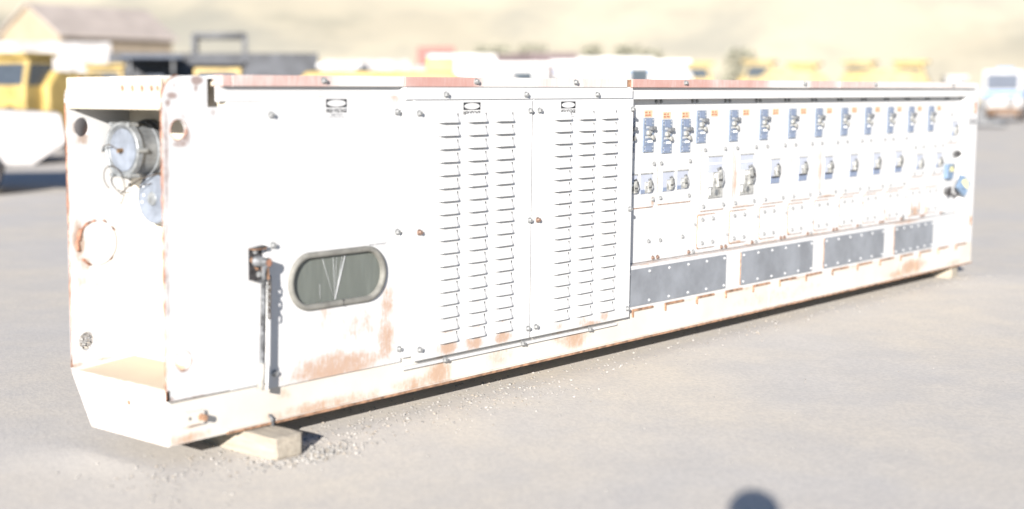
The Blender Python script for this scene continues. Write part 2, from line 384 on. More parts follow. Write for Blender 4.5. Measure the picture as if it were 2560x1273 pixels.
# welded round boss with a scabby rusty rim on the inner face of the far plate
b = MB(); b.cyl((.165, W-.018, .905), (.165, W-.026, .905), .112, n=36)
for a0, a1, rr in ((1.7, 2.5, .009), (2.3, 3.4, .013), (2.7, 3.2, .015), (3.8, 4.3, .008), (.5, .7, .004), (5.4, 5.6, .003), (1.1, 1.25, .004)):
    k_ = 12
    b.tube([(.165+(.113+.012*random.random())*math.cos(a0+(a1-a0)*i/k_), W-.022, .905+(.113+.012*random.random())*math.sin(a0+(a1-a0)*i/k_)) for i in range(k_+1)], [rr*random.uniform(.4, 1) for i in range(k_+1)], 6, 1)
b.build('round_boss', [M['farplate'], M['rustmetal']], fp)
# top cross beam of the bay with its row of five lifting holes
beam = holed('top_cross_beam', [(.018, 1.59), (W-.018, 1.59), (W-.018, H-.004), (.018, H-.004)], [circle(y, 1.686, .019, 14) for y in (.309, .231, .158, .086)] + [circle(.042, 1.686, .017, 14)], .004, .014, M['niche'], T, axis='x')
MB().box(.03, .265, .02, W-.02, 1.59, H-.006).build('beam_box', M['niche'], beam)
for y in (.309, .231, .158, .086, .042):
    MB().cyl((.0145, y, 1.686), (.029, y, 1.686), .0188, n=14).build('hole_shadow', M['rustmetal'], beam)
MB().box(.385, .399, .018, W-.018, .215, H-.02).build('bay_back_wall', M['niche'], T)
MB().prism([(.012, .262), (.385, .29), (.385, .262)], .018, W-.018, 'y').build('bay_floor', M['floor'], T)
ep = MB(); ep.prism([(.0, 0), (.612, 0), (.78, .27), (0, .27)], .0, .014, 'x')
epo = ep.build('bumper_plate', M['endplate'], T)
MB().cyl((-.004, .30, .17), (.0, .30, .17), .014, n=12).build('plug', M['rustedge'], epo)

# cable couplers in the bay
def lathe_x(prof_, c, n=36, m=0, mb=None):
    """prof_ = [(x, r)...] turned about an axis along X through c=(y, z)"""
    mb = mb or MB(); vs = []
    for x, r in prof_:
        vs += [(x, c[0]+r*math.cos(2*math.pi*i/n), c[1]+r*math.sin(2*math.pi*i/n)) for i in range(n)]
    k = len(prof_)
    mb.add(vs, [(a*n+i, a*n+(i+1) % n, (a+1)*n+(i+1) % n, (a+1)*n+i) for a in range(k-1) for i in range(n)], m, False)
    mb.add(vs[:n], [tuple(range(n))], m); return mb
c1 = (.575, 1.383)
cp = lathe_x([(.200, .108), (.196, .112), (.196, .140), (.212, .146), (.228, .140), (.232, .134), (.315, .134), (.318, .142), (.336, .142), (.338, .13), (.345, .13), (.347, .15), (.385, .15)], c1).build('cable_coupler', M['alu'], T)
lathe_x([(.1985, .107), (.1985, .106), (.202, .105)], c1).build('coupler_cover', M['cap'], cp)
MB().tube([(.195, c1[0]+.13*math.cos(2*math.pi*i/36), c1[1]+.13*math.sin(2*math.pi*i/36)) for i in range(36)], .010, 8, 0, closed=True).build('coupler_ring', M['alulight'], cp)
MB().tube([(.341, c1[0]+.142*math.cos(2*math.pi*i/36), c1[1]+.142*math.sin(2*math.pi*i/36)) for i in range(36)], .005, 6, 0, closed=True).build('seal_ring', M['black'], cp)
for k in range(6):
    a = 2*math.pi*k/6; y, z = c1[0]+.146*math.cos(a), c1[1]+.146*math.sin(a)
    MB().cyl((.178, y, z), (.235, y, z), .012, n=8, smooth=False).build('clamp_bolt', M['alulight'], cp)
MB().cyl((.178, c1[0]+.004, c1[1]-.004), (.20, c1[0]+.004, c1[1]-.004), .012, n=6, smooth=False).cyl((.170, c1[0]+.004, c1[1]-.004), (.178, c1[0]+.004, c1[1]-.004), .012, n=6, smooth=False).build('brass_stud', M['brass'], cp)
wire = [(.172, .575, 1.383), (.15, .62, 1.41), (.16, .68, 1.40), (.17, .705, 1.37)]
MB().tube(wire, .0028, 6).build('tether_wire', M['chain'], cp)
loop = []
for i in range(26):
    a = -2.4 + 4.9*i/25
    loop.append((.19-.03*i/25, .62+.10*math.cos(a+1.5), 1.215+.085*math.sin(a+1.5)-.04*math.sin(a*.5)))
MB().tube(loop, .0024, 6).build('tether_wire', M['chain'], cp)
MB().tube([(.2, .60, 1.16), (.21, .55, 1.20), (.24, .50, 1.235), (.28, .46, 1.255), (.33, .42, 1.27)], .0035, 6).build('tether_wire', M['chain'], cp)
MB().tube([(.2, .62, 1.18), (.22, .57, 1.165), (.26, .52, 1.20), (.30, .48, 1.215)], .0024, 6).build('tether_wire', M['chain'], cp)
c2 = (.478, 1.137)
cq = lathe_x([(.300, .034), (.300, .036), (.304, .038), (.304, .120), (.309, .126), (.322, .126), (.324, .11), (.385, .11)], c2).build('coupler_dust_cap', M['cap'], T)
lathe_x([(.296, .022), (.296, .032), (.304, .038)], c2).build('cap_boss', M['alulight'], cq)
for dy, dz in ((.075, .06), (.085, -.02), (.07, .015)):
    MB().cyl((.3025, c2[0]+dy, c2[1]+dz), (.304, c2[0]+dy, c2[1]+dz), .006, n=8).build('paint_dot', M['whitebit'], cq)

# base skirt along the bottom, lip and lug
MB().box(0.015, L, .0, .05, .0, .205).build('base_skirt', M['skirt'], T, bevel=.002)
MB().box(.36, L, -.014, -.0005, .0, .012).build('bottom_lip', M['rustedge'], T)
MB().box(.36, L, -.012, -.0005, .013, .020).build('lip_weld', M['skirt'], T)
lug = MB().prism(rounded([(.085, .085), (.205, .085), (.205, .152), (.085, .152)], {0: .01, 1: .01, 2: .01, 3: .01}, 0, 3), -.022, 0.).build('grounding_lug', M['skirt'], T)
MB().cyl((.183, -.022, .118), (.183, -.055, .118), .02, .017, n=6, smooth=False).build('lug_bolt', M['rustedge'], lug)
MB().cyl((.115, -.0235, .120), (.115, -.0215, .120), .008, n=10).build('lug_hole', M['dark'], lug)
MB().tube([(.655, -.02, -.02), (.650, -.022, .0), (.646, -.02, .03), (.640, -.006, .05)], .008, 6).build('tie_clip', M['steelworn'], T)
for i, (a, c) in enumerate([(3.95, 4.20), (4.36, 4.60), (4.78, 5.02), (5.19, 5.43), (5.60, 5.86), (6.02, 6.29), (6.46, 6.73), (6.93, 7.22), (7.40, 7.68), (7.85, 8.13), (8.28, 8.54), (8.70, 8.95), (9.12, 9.36), (9.55, 9.80)]):
    MB().box(a, c, -.012, .004, .200, .213).box(a, a+.012, -.010, .004, .16, .200).build('skirt_hook', M['rustedge'], T)
for i, x in enumerate([4.78, 5.86, 6.93, 8.30, 8.62, 9.36]):
    MB().box(x, x+.006, -.003, .002, .025, .19).build('skirt_weld_seam', M['skirt'], T)

# left strip and the panel with the oval window
MB().box(.393, .624, -.002, .016, .212, 1.623).build('side_strip', M['white'], T)
MB().box(.272, .340, .085, .10, 1.60, 1.742).build('notch_bracket', M['white'], T)
MB().box(.340, 1.636, .0, .029, 1.625, 1.697).build('panel_header', M['white'], T)
WC, WR, WS = (1.13, .702), .150, .21
def stadium(c, r, s, n=14):
    out = []
    for i in range(n+1):
        a = -math.pi/2+math.pi*i/n; out.append((c[0]+s+r*math.cos(a), c[1]+r*math.sin(a)))
    for i in range(n+1):
        a = math.pi/2+math.pi*i/n; out.append((c[0]-s+r*math.cos(a), c[1]+r*math.sin(a)))
    return out
wp = holed('window_panel', [(.627, .186), (1.617, .186), (1.617, 1.651), (.627, 1.651)], [stadium(WC, .128, WS)], -.014, .0, M['winpanel'], T)
bolts(wp, [(.660, 1.558), (1.582, 1.562), (.665, .91), (1.586, .911), (1.601, .259), (.668, .261)], -.014)
sm = stadium(WC, .134, WS, 18)
seal = MB(); n_ = len(sm)
outer, inner = stadium(WC, .151, WS, 18), stadium(WC, .120, WS, 18)
vs = []
for ring, y in ((outer, -.0145), (outer, -.024), (stadium(WC, .144, WS, 18), -.033), (stadium(WC, .128, WS, 18), -.033), (inner, -.026), (inner, -.004)):
    vs += [(x, y, z) for x, z in ring]
seal.add(vs, [(a*n_+i, a*n_+(i+1) % n_, (a+1)*n_+(i+1) % n_, (a+1)*n_+i) for a in range(5) for i in range(n_)], 0, True)
win = seal.build('window_seal', M['seal'], T)
MB().box(1.1505, 1.1525, -.0345, -.026, .552, .588).build('seal_joint', M['black'], win)
gl = MB(); st = stadium(WC, .122, WS, 18); gl.prism(st, -.006, -.0045)
gl.build('window_pane', M['glass'], win)
for (xa, za, xb, zb, r_) in ((1.188, .812, 1.112, .588, .0030), (1.168, .812, 1.112, .588, .0012), (1.02, .812, 1.106, .588, .0009), (1.10, .812, 1.110, .60, .0011), (1.125, .812, 1.113, .60, .0008), (1.0, .68, 1.003, .60, .0008)):
    MB().cyl((xa, -.0075, za), (xb, -.0075, zb), r_, n=5).build('hanging_string', M['palebit'], win)
# diamond wire guard inside, at the right of the bay
gd = MB()
for k in range(16):
    x = 1.27+.03*k
    gd.cyl((x, .05, .56), (x+.12, .05, .85), .0008, n=4, cap=False); gd.cyl((x+.12, .05, .56), (x, .05, .85), .0008, n=4, cap=False)
gd.build('wire_guard', M['brkgrey'], win)
MB().box(1.385, 1.393, .03, .04, .70, .775).build('guard_latch', M['black'], win)
MB().prism([(1.36, .50), (1.67, .50), (1.67, .92), (1.44, .92)], .095, .11).build('reflection_panel', M['palebit'], win)  # pale panel added behind the pane to imitate the brighter reflection at its right
text('stencil', 'PANEL 3 DISCONNECT', 1.368, .838+.012, .135, .010, -.0146, M['inkfaint'], wp)
# high voltage signs
def hv(x0, z1, wd, y, parent, ink):
    s_ = holed('warning_sign', [(x0, z1-.042), (x0+wd, z1-.042), (x0+wd, z1), (x0, z1)], [circle(x0+wd/2, z1-.021, wd/2*.94, 32, .0180)], y-.0016, y-.0002, M['ink'], parent)
    text('sign_text', 'HIGH VOLTAGE', x0-.001, z1-.070, wd+.002, .021, y-.0012, ink, s_, .03)
    text('sign_text', '13800 VOLTS', x0+wd*.22, z1-.085, wd*.58, .010, y-.0012, M['inkfaint'], s_)
    text('sign_text', 'AUTHORIZED PERSONNEL', x0+wd*.1, z1-.0945, wd*.82, .004, y-.0012, M['inkfaint'], s_)
hv(1.046, 1.633, .15, -.014, wp, M['ink'])

# louvered doors
YD = -.045
LV = MB(); n_ = 8; lw, lh, ld = .182, .050, .024
vs = []
cols = [(-lw/2, 0), (-lw/2+.012, .7), (-lw/2+.03, 1), (lw/2-.03, 1), (lw/2-.012, .8), (lw/2, 0)]
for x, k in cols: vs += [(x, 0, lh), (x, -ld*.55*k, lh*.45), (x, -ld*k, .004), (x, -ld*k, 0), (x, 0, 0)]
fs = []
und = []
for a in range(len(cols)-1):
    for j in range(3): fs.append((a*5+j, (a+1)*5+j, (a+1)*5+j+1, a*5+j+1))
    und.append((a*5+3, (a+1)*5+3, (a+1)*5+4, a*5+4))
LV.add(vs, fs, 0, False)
LV.add(vs, und, 1, False)                     # closed underside coloured dark to stand for the shade below each hood
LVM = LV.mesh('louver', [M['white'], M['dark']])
def door(x0, x1, cols_, boltpts):
    d = MB().box(x0, x1, YD, YD+.022, .178, 1.623).build('louver_door', M['door'], T, bevel=.003)
    for r in range(18):
        z = 1.499-r*(1.499-.254)/17
        for x in cols_:
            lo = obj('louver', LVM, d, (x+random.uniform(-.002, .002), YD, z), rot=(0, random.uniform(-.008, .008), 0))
    bolts(d, boltpts, YD, BOLT, BOLTR)
    return d
d1 = door(1.698, 2.757, (1.977, 2.23, 2.48), [(1.728, 1.554), (1.734, .899), (1.737, .241), (2.73, 1.557), (2.736, .899), (2.732, .239)])
d2 = door(2.775, 3.850, (3.063, 3.312, 3.565), [(2.821, 1.558), (2.819, .896), (2.812, .24), (3.832, 1.556), (3.822, .902), (3.818, .239)])
hv(2.145-.035, 1.610, .15, YD, d1, M['ink']); hv(3.11-.065, 1.610, .15, YD, d2, M['ink'])
MB().box(1.625, 3.846, -.022, .099, .206, 1.70).box(1.63, 3.74, -.0225, .0, .136, .152).build('door_frame', M['white'], T)
for x in (1.98, 2.71, 3.42): obj('bolt', BOLT, T, (x, -.023, .148))
MB().box(1.637, 3.853, -.034, -.023, 1.628, 1.694).build('door_header', M['white'], T)
bolts(T, [(1.965, 1.655), (2.70, 1.653), (3.44, 1.652)], -.034)

# roof edge rails, worn to red oxide
ra = [(.337, .398, [(.37, .1, .9)]), (.401, 1.628, [(.6, .45, .75), (.85, .3, .85)]), (1.634, 3.795, [(1.93, .42, 1.05), (3.3, .6, .55)]), (3.858, 6.884, [(4.35, .75, 1.0), (5.3, .5, .9), (6.6, .3, .8)]), (6.892, 9.80, [(7.2, .5, .75), (8.6, 1.4, .5)])]
for x0, x1, sg in ra:
    MB().box(x0, x1, -.030, .04, 1.697, 1.752).build('roof_rail', red_rail('worn_rail_paint', sg), T, bevel=.003)
MB().box(3.797, 3.856, -.018, .04, 1.70, 1.746).build('rail_joint', M['rustedge'], T)
bolts(T, [(1.01, 1.728), (2.237, 1.728), (3.209, 1.728), (4.508, 1.730), (6.264, 1.730), (7.541, 1.730), (9.222, 1.728)], -.030)

# header above the breaker recess, end post, lower panel
MB().box(3.855, 9.70, .0, .09, 1.619, 1.697).build('recess_header', M['white'], T, bevel=.002)
po = MB().box(9.69, L, .0, .10, .205, 1.745).build('end_post', M['white'], T, bevel=.004)
MB().tube([(9.885+.024*math.cos(2*math.pi*i/20), -.003, 1.511+.052*math.sin(2*math.pi*i/20)) for i in range(20)], .006, 6, 0, closed=True).build('lifting_eye_rim', M['rustedge'], po)
MB().tube([(9.90+.016*math.cos(2*math.pi*i/20), -.003, .42+.045*math.sin(2*math.pi*i/20)) for i in range(20)], .005, 6, 0, closed=True).build('lower_eye_rim', M['rustedge'], po)
text('unit_number', '3583', 9.745, 1.352, .19, .055, -.0012, M['inkpale'], po)
MB().box(3.852, 9.69, .0, .10, .206, .508).build('lower_panel', M['lower'], T)
for a, c in ((3.862, 5.180), (5.405, 6.560), (6.765, 7.907), (8.130, 8.975)):
    gp = MB().prism(rounded([(a, .234), (c, .234), (c, .482), (a, .482)], {0: .012, 1: .012, 2: .012, 3: .012}, 0, 3), -.009, .0).build('grey_cover_strip', M['greyplate'], T)
    k = 5
    pts = [(a+.03+(c-a-.06)*i/k, z) for i in range(k+1) for z in (.458, .258)]
    bolts(gp, pts, -.009, bolt_mesh('bolt', .0088, .010, M['palebit']) if a < 3.9 else gpb)
    gpb = gp.children[0].data
    MB().box(a-.006, a+.0, -.006, .0, .236, .48).build('rust_stain_edge', M['rustedge'], gp)

# breaker panels in the recess
YP = .065
edges = [3.858] + [4.333+.4575*i for i in range(12)] + [9.688]
edges = [3.858, 4.325, 4.797, 5.258, 5.717, 6.175, 6.630, 7.092, 7.547, 7.998, 8.440, 8.884, 9.342, 9.687]
panels = []
for i in range(13):
    pn = MB().box(edges[i]+.002, edges[i+1]-.002, YP, YP+.012, .512, 1.617).build('breaker_panel', M['panel'], T)
    panels.append(pn)
    bp = []
    if i: bp.append((edges[i]+.030, 1.603))
    bp.append((edges[i+1]-.030, 1.603))
    bolts(pn, bp, YP, SB)
    bolts(pn, [(edges[i]+.03, .530), (edges[i+1]-.03, .530)], YP, SBR if i % 2 else SB, SBR)
    if 1 < i < 12: bolts(pn, [(edges[i]+.05, .72 if i % 3 else .615)], YP, TINY)
bolts(panels[0], [(4.237, .649)], YP, SB); bolts(panels[1], [(4.385, .645), (4.679, .647)], YP, SB)

# relay modules
RW, RH = .122, .23
rb = MB().box(0, RW, -.010, 0, 0, RH).mesh('relay_module', M['relay'])
inset_top = MB().box(.03, .088, -.0125, -.010, RH-.05, RH-.008).mesh('inset', M['relaylight'])
inset_bot = MB().box(.022, .098, -.0125, -.010, .012, .042).mesh('inset', M['relaylight'])
strip = MB().box(.012, .108, -.0125, -.010, .050, .056).box(.012, .108, -.0125, -.010, .086, .091).mesh('ridge', M['relaylight'])
nmpl = MB().box(.050, .100, -.016, -.010, .064, .078).mesh('nameplate', M['whitebit'])
knob = MB().cyl((0, -.010, 0), (0, -.036, 0), .016, .013, n=12, smooth=False).mesh('knob', M['knob'])
knob2 = MB().cyl((0, -.010, 0), (0, -.030, 0), .0185, .016, n=14, smooth=False).cyl((0, -.030, 0), (0, -.034, 0), .010, n=12).mesh('dial', M['brkgrey'])
togg = MB().cyl((0, -.010, 0), (.004, -.032, -.012), .005, n=6).box(-.016, .016, -.014, -.010, -.010, .010).mesh('toggle', M['brkgrey'])
scr = MB().cyl((0, -.010, 0), (0, -.0125, 0), .0050, n=8).mesh('screw', M['palebit'])
tile = MB().box(-.016, .016, -.0128, -.010, -.007, .007).mesh('tile', M['palebit'])
def relay(x, z):
    r = obj('relay_module', rb, T, (x, YP-.0006, z))
    for me in (inset_top, inset_bot, strip, nmpl): obj(me.name.split('.')[0], me, r)
    for sx, sz in ((.012, .012), (RW-.012, .012), (.012, RH-.012), (RW-.012, RH-.012), (.014, RH-.036), (RW-.014, RH-.036), (.013, .036), (RW-.016, .036), (.022, .071)): obj('screw', scr, r, (sx, 0, sz))
    obj('knob', knob, r, (.074, 0, RH-.072)); obj('knob', knob, r, (.108, 0, RH-.070))
    obj('dial', knob2, r, (.047, 0, RH-.100)); obj('dial', knob2, r, (.098, 0, .098))
    obj('tile', tile, r, (.046, 0, RH-.062)); obj('tile', tile, r, (.090, 0, RH-.092)); obj('tile', tile, r, (.034, 0, .101)); obj('toggle', togg, r, (.062, 0, .106))
def olabel(x, z):
    o = MB().box(x, x+.100, YP-.0022, YP-.0004, z-.002, z+.044).build('orange_label', M['orange'], T)
    for a, b_, w_, h_ in ((.008, .024, .030, .010), (.056, .023, .016, .012), (.008, .006, .032, .010), (.046, .006, .038, .010)):
        k = 4
        for q in range(k):
            MB().box(x+a+w_*q/k, x+a+w_*(q+.72)/k, YP-.0032, YP-.0023, z+b_, z+b_+h_).build('print', M['orangeink'], o)
for x, z in ((3.905, 1.262), (4.138, 1.262), (4.372, 1.248), (4.618, 1.248)):
    relay(x, z); olabel(x+.014, z+RH+.008)
for i in range(10):
    x = edges[i+2]+.032; relay(x, 1.306); olabel(x+.20, 1.494)

# circuit breakers behind small windows
def mech(x, z, s, parent, big=False):
    """grey operating bracket with a hooked lever, about s tall"""
    b = MB()
    b.box(x-.28*s, x+.22*s, YP-.10*s-.004, YP-.0035, z-.45*s, z+.30*s)
    b.prism([(x-.05*s, z+.18*s), (x+.25*s, z+.40*s), (x+.38*s, z+.02*s), (x+.33*s, z-.40*s), (x+.05*s, z-.42*s)], YP-.26*s, YP-.12*s)
    b.build('operating_bracket', M['brkgrey'], parent)
    l_ = MB().tube([(x+.10*s, YP-.12*s, z+.42*s), (x+.24*s, YP-.20*s, z+.52*s), (x+.34*s, YP-.30*s, z+.30*s), (x+.36*s, YP-.34*s, z-.05*s), (x+.26*s, YP-.30*s, z-.34*s)], .055*s, 7)
    l_.build('hook_lever', M['steelworn'], parent)
    MB().box(x-.02*s, x+.30*s, YP-.30*s, YP-.262*s, z-.12*s, z-.03*s).build('lever_slot', M['dgrey'], parent)
    MB().box(x-.20*s, x+.06*s, YP-.145*s, YP-.11*s, z+.05*s, z+.22*s).build('white_flag', M['whitebit'], parent)
def breaker(x0, x1, z0, z1, kind):
    w_, h_ = x1-x0, z1-z0
    o = MB().box(x0, x1, YP-.0115, YP-.0075, z0, z1).build('circuit_breaker', M['brkpale'], T)
    MB().box(x0-.003, x1+.003, YP-.016, YP-.0078, z1, z1+.007).build('window_lintel', M['brkgrey'], o)
    if kind == 'big':
        MB().box(x0+.001, x1-.001, YP-.020, YP-.0116, z0, z0+.26*h_).build('lower_box', M['brkgrey'], o)
        MB().box(x0+.012, x0+.03, YP-.0215, YP-.0205, z0+.02, z0+.24*h_).build('white_stripe', M['whitebit'], o)
        MB().cyl((x0+w_*.55, YP-.0202, z0+.12*h_), (x0+w_*.55, YP-.024, z0+.12*h_), .022, n=16).build('rating_disc', M['alu'], o)
        MB().box(x0+.008, x0+w_*.26, YP-.0185, YP-.0118, z0+.28*h_, z0+.60*h_).build('side_plate', M['whitebit'], o)
        MB().box(x0+.002, x1-.002, YP-.016, YP-.0117, z1-.055, z1-.045).build('cover_ridge', M['whitebit'], o)
        mech(x0+w_*.55, z0+.47*h_, .15, o, True)
    elif kind == 'mid':
        MB().box(x0+.001, x1-.001, YP-.014, YP-.0116, z0, z0+.27*h_).build('lower_box', M['relaylight'], o)
        MB().box(x0-.002, x1-.02, YP-.030, YP-.0142, z0+.27*h_, z0+.30*h_).build('dark_bar', M['steeldark'], o)
        mech(x0+w_*.58, z0+.53*h_, .10, o)
    else:
        MB().box(x0+.002, x0+w_*.36, YP-.0145, YP-.0116, z0+.003, z0+.028).build('rating_tag', M['relaylight'], o)
        mech(x0+w_*.58, z0+.38*h_, .10, o)
def subplate(x0, x1, z0, z1, bl, rust=False):
    sp = MB().prism(rounded([(x0, z0), (x1, z0), (x1, z1), (x0, z1)], {0: .012, 1: .03}, 0, 4), YP-.007, YP-.0003).build('breaker_plate', M['subplate'], T)
    bolts(sp, bl, YP-.007, SB)
    MB().box(x0+.004, x1-.014, YP-.005, YP-.0004, z0-.006, z0-.0003).build('gasket_edge', M['rustedge'], sp)
    MB().box(x0-.004, x0-.0002, YP-.004, YP-.0004, z0+.01, z1).build('gasket_edge', M['seal'], sp)
subplate(3.86, 4.290, .888, 1.213, [(4.272, 1.18), (4.268, .935)])
subplate(4.337, 4.780, .897, 1.215, [(4.366, 1.179), (4.745, 1.18), (4.364, .94), (4.741, .937)])
for x0, x1, z0, z1 in ((3.948, 4.066, .982, 1.112), (4.105, 4.253, .979, 1.112), (4.382, 4.526, .982, 1.116), (4.569, 4.717, .987, 1.117)): breaker(x0, x1, z0, z1, 'small')
for i in range(8):
    a = edges[i+2]
    subplate(a+.115, a+.46-.008, .815, 1.285, [(a+.152, 1.253), (a+.435, 1.254), (a+.146, .845), (a+.428, .846)])
    if i < 2: breaker(a+.192, a+.395, .905, 1.20, 'big')
    else: breaker(a+.212, a+.355, .957 + (.008 if i < 4 else 0), 1.138 + (.01 if i < 4 else 0), 'mid')
for i, a in ((10, 8.440), (11, 8.884)):
    subplate(a+.16, a+.43, .90, 1.195, [(a+.205, 1.165), (a+.385, 1.166), (a+.205, .925), (a+.39, .926)])
    breaker(a+.232, a+.380, .962, 1.096, 'small')
subplate(9.395, 9.665, 1.185, 1.475, [(9.45, 1.45), (9.627, 1.449), (9.447, 1.211), (9.621, 1.211)])
breaker(9.462, 9.612, 1.250, 1.383, 'small')
# square cover plates below, one per panel
for i in range(2, 12):
    a = edges[i]+(.086 if i < 10 else (.128 if i == 10 else .07)); c = a+.237
    cv = MB().prism(rounded([(a, .547), (c, .547), (c, .784), (a, .784)], {0: .014, 1: .014, 2: .014, 3: .014}, 0, 3), YP-.012, YP-.004).build('cover_plate', M['cover'], T)
    MB().prism(rounded([(a-.008, .540), (c+.006, .540), (c+.006, .790), (a-.008, .790)], {0: .014, 1: .014, 2: .014, 3: .014}, 0, 3), YP-.0038, YP-.0002).build('gasket', M['rustedge'], cv)
    bolts(cv, [(a+.045, .752), (c-.045, .752), (a+.045, .582), (c-.045, .582)], YP-.012, SB)
MB().box(8.445, 8.475, YP-.001, YP+.0, .515, .565).build('torn_corner', M['black'], T)
# control panel at the far end
MB().box(9.372, 9.672, YP-.005, YP-.0003, .52, .690).build('control_cover', M['cover'], T)
bt = MB().box(9.55, 9.72-.04, YP-.022, YP-.0005, 1.05, 1.095).build('push_button_row', M['dgrey'], T)
for x in (9.562, 9.59, 9.618, 9.646, 9.668): MB().cyl((x, YP-.022, 1.075), (x, YP-.040, 1.078), .010, n=8).cyl((x, YP-.022, 1.10), (x, YP-.026, 1.108), .006, n=6).build('push_button', M['steeldark'], bt)
m1 = MB().prism(rounded([(9.345, .845), (9.485, .845), (9.485, .985), (9.345, .985)], {0: .015, 1: .015, 2: .015, 3: .015}, 0, 3), YP-.04, YP-.0005).build('panel_meter', M['meter'], T, bevel=.004)
MB().prism([(9.40, .915), (9.472, .915)]+[(9.436+.036*math.cos(math.pi*i/8), .925+.04*math.sin(math.pi*i/8)) for i in range(9)], YP-.0425, YP-.0402).build('meter_dial', M['dial'], m1)
MB().prism(circle(9.59, .952, .028, 20, .034), YP-.001, YP-.0001).box(9.578, 9.598, YP-.001, YP-.0001, .875, .925).build('meter_hole', M['black'], T)
# meter that hangs loose, turned on its corner
mm = MB().prism(rounded([(-.075, -.075), (.075, -.075), (.075, .075), (-.075, .075)], {0: .012, 1: .012, 2: .012, 3: .012}, 0, 3), -.035, .0).build('hanging_meter', M['meter'], T, (9.61, -.005, .775), bevel=.004)
mm.rotation_euler = (R(-6), R(38), R(-14))
MB().prism([(-.055, -.005), (.055, -.005)]+[(.055*math.cos(math.pi*i/10), .0+.058*math.sin(math.pi*i/10)) for i in range(11)], -.0385, -.0355).build('meter_dial', M['dial'], mm)
MB().cyl((0, -.0352, -.04), (0, -.039, -.04), .008, n=10).build('zero_screw', M['steeldark'], mm)
MB().tube([(.02, .0, -.06), (.03, .03, -.09), (.02, .045, -.12), (-.01, .05, -.10)], .012, 6).tube([(-.02, .0, .06), (-.03, .03, .09), (-.02, .05, .12)], .005, 6).build('meter_lead', M['steeldark'], mm)
sw = MB().cyl((9.41, YP-.0005, .725), (9.41, YP-.03, .725), .035, n=18).build('selector_switch', M['dgrey'], T)
MB().box(9.40, 9.42, YP-.055, YP-.03, .68, .77).box(9.36, 9.46, YP-.04, YP-.031, .715, .735).build('switch_handle', M['steeldark'], sw)
text('stencil', 'MAIN', 9.47, 1.545, .09, .010, YP-.0012, M['inkfaint'], T)

# operating lever with its bracket, chain and grip
br = MB()
br.box(.515, .602, -.006, -.0022, .748, .905)
br.prism([(.517, .905), (.600, .905), (.600, .916), (.517, .905)], -.045, -.006)
br.box(.517, .600, -.042, -.006, .748, .753)
bro = br.build('lever_bracket', M['steeldark'], T)
MB().box(.517, .600, -.045, -.006, .899, .904).build('bracket_flange', M['rustedge'], bro)
for x, z in ((.556, .888), (.578, .770)): obj('bolt', SB, bro, (x, -.006, z))
MB().prism([(.520, .845), (.530, .860), (.575, .815), (.573, .795), (.562, .793)], -.010, -.0062).build('lock_tab', M['rustedge'], bro)
pv = MB(); n_ = 18
pv.tube([(.562, -.006, .838), (.562, -.020, .838), (.562, -.022, .838), (.562, -.10, .838)], [.031, .031, .024, .024], n_)
pv.build('pivot_tube', M['steelworn'], bro)
MB().cyl((.562, -.1003, .838), (.562, -.1006, .838), .019, n=16).build('tube_bore', M['rustmetal'], bro)
MB().tube([(.546, -.085, .822), (.540, -.088, .78), (.525, -.095, .55), (.510, -.10, .335), (.507, -.10, .30)], .0135, 12).build('lever_bar', M['steelworn'], bro)
MB().tube([(.512, -.10, .345), (.506, -.101, .29), (.494, -.104, .214)], [.0165, .017, .0185], 12).build('lever_grip', M['grip'], bro)
MB().box(.552, .568, -.095, -.055, .755, .815).build('chain_tab', M['rustedge'], bro)
for k in range(6):
    z = .748-.0335*k; pts = []
    for i in range(16):
        a = 2*math.pi*i/16; dx, dz = .0115*math.cos(a), .0115*math.sin(a)+(.0125 if math.sin(a) > 0 else -.0125)
        tw = R(20) if k % 2 == 0 else R(78)
        pts.append((.578+dx*math.cos(tw)-.001*k, -.085+dx*math.sin(tw), z+dz))
    MB().tube(pts, .0036, 6, 0, closed=True).build('chain_link', M['chain'], bro)

# ------------------------------------------------------------------ wooden blocks under the container
def wood_mat():
    m, n, l, b = newmat('weathered_timber'); v = objvec(n, l, (30, 3, 30))
    f = noise(n, l, v, 1.5, 8, .7); f2 = noise(n, l, objvec(n, l), 14, 6)
    c = mix(n, l, ramp(n, l, f, .3, .7), (.235, .205, .165), (.345, .305, .245)); c = mix(n, l, ramp(n, l, f2, .55, .8, 0, .5), c, (.18, .15, .115))
    l.new(c, b.inputs['Base Color']); b.inputs['Roughness'].default_value = .95
    bp = N(n, 'ShaderNodeBump'); bp.inputs['Strength'].default_value = .5; bp.inputs['Distance'].default_value = .006
    l.new(f, bp.inputs['Height']); l.new(bp.outputs[0], b.inputs['Normal']); return m
wm = wood_mat()
def block(loc, rz, sx, sy, sz, label):
    bm = bmesh.new(); bmesh.ops.create_cube(bm, size=1)
    for v in bm.verts: v.co = Vector((v.co.x*sx, v.co.y*sy, (v.co.z+.5)*sz))
    bmesh.ops.subdivide_edges(bm, edges=bm.edges[:], cuts=9, use_grid_fill=True)
    for v in bm.verts:
        q = Vector(v.co)*14+Vector(loc)*3
        edge = sum(abs(abs(c)-.5*s) < 1e-4 for c, s in ((v.co.x, sx), (v.co.y, sy), (v.co.z-sz/2, sz)))
        k = .0035+(.004 if edge > 1 else 0)
        dz = v.co.z > sz-1e-4
        v.co += Vector((mn.noise(q), mn.noise(q+Vector((9, 0, 0))), 0))*k
        if edge > 1: v.co += (Vector((0, 0, sz/2))-v.co)*.02
        if dz: v.co.z -= .004+.005*abs(mn.noise(q*1.7))
    me = bpy.data.meshes.new('wood_block'); bm.to_mesh(me); bm.free(); me.materials.append(wm)
    o = obj('wood_block', me, None, loc, rot=(0, 0, rz)); return tag(o, label, 'wood block', 'timber blocks under the container')
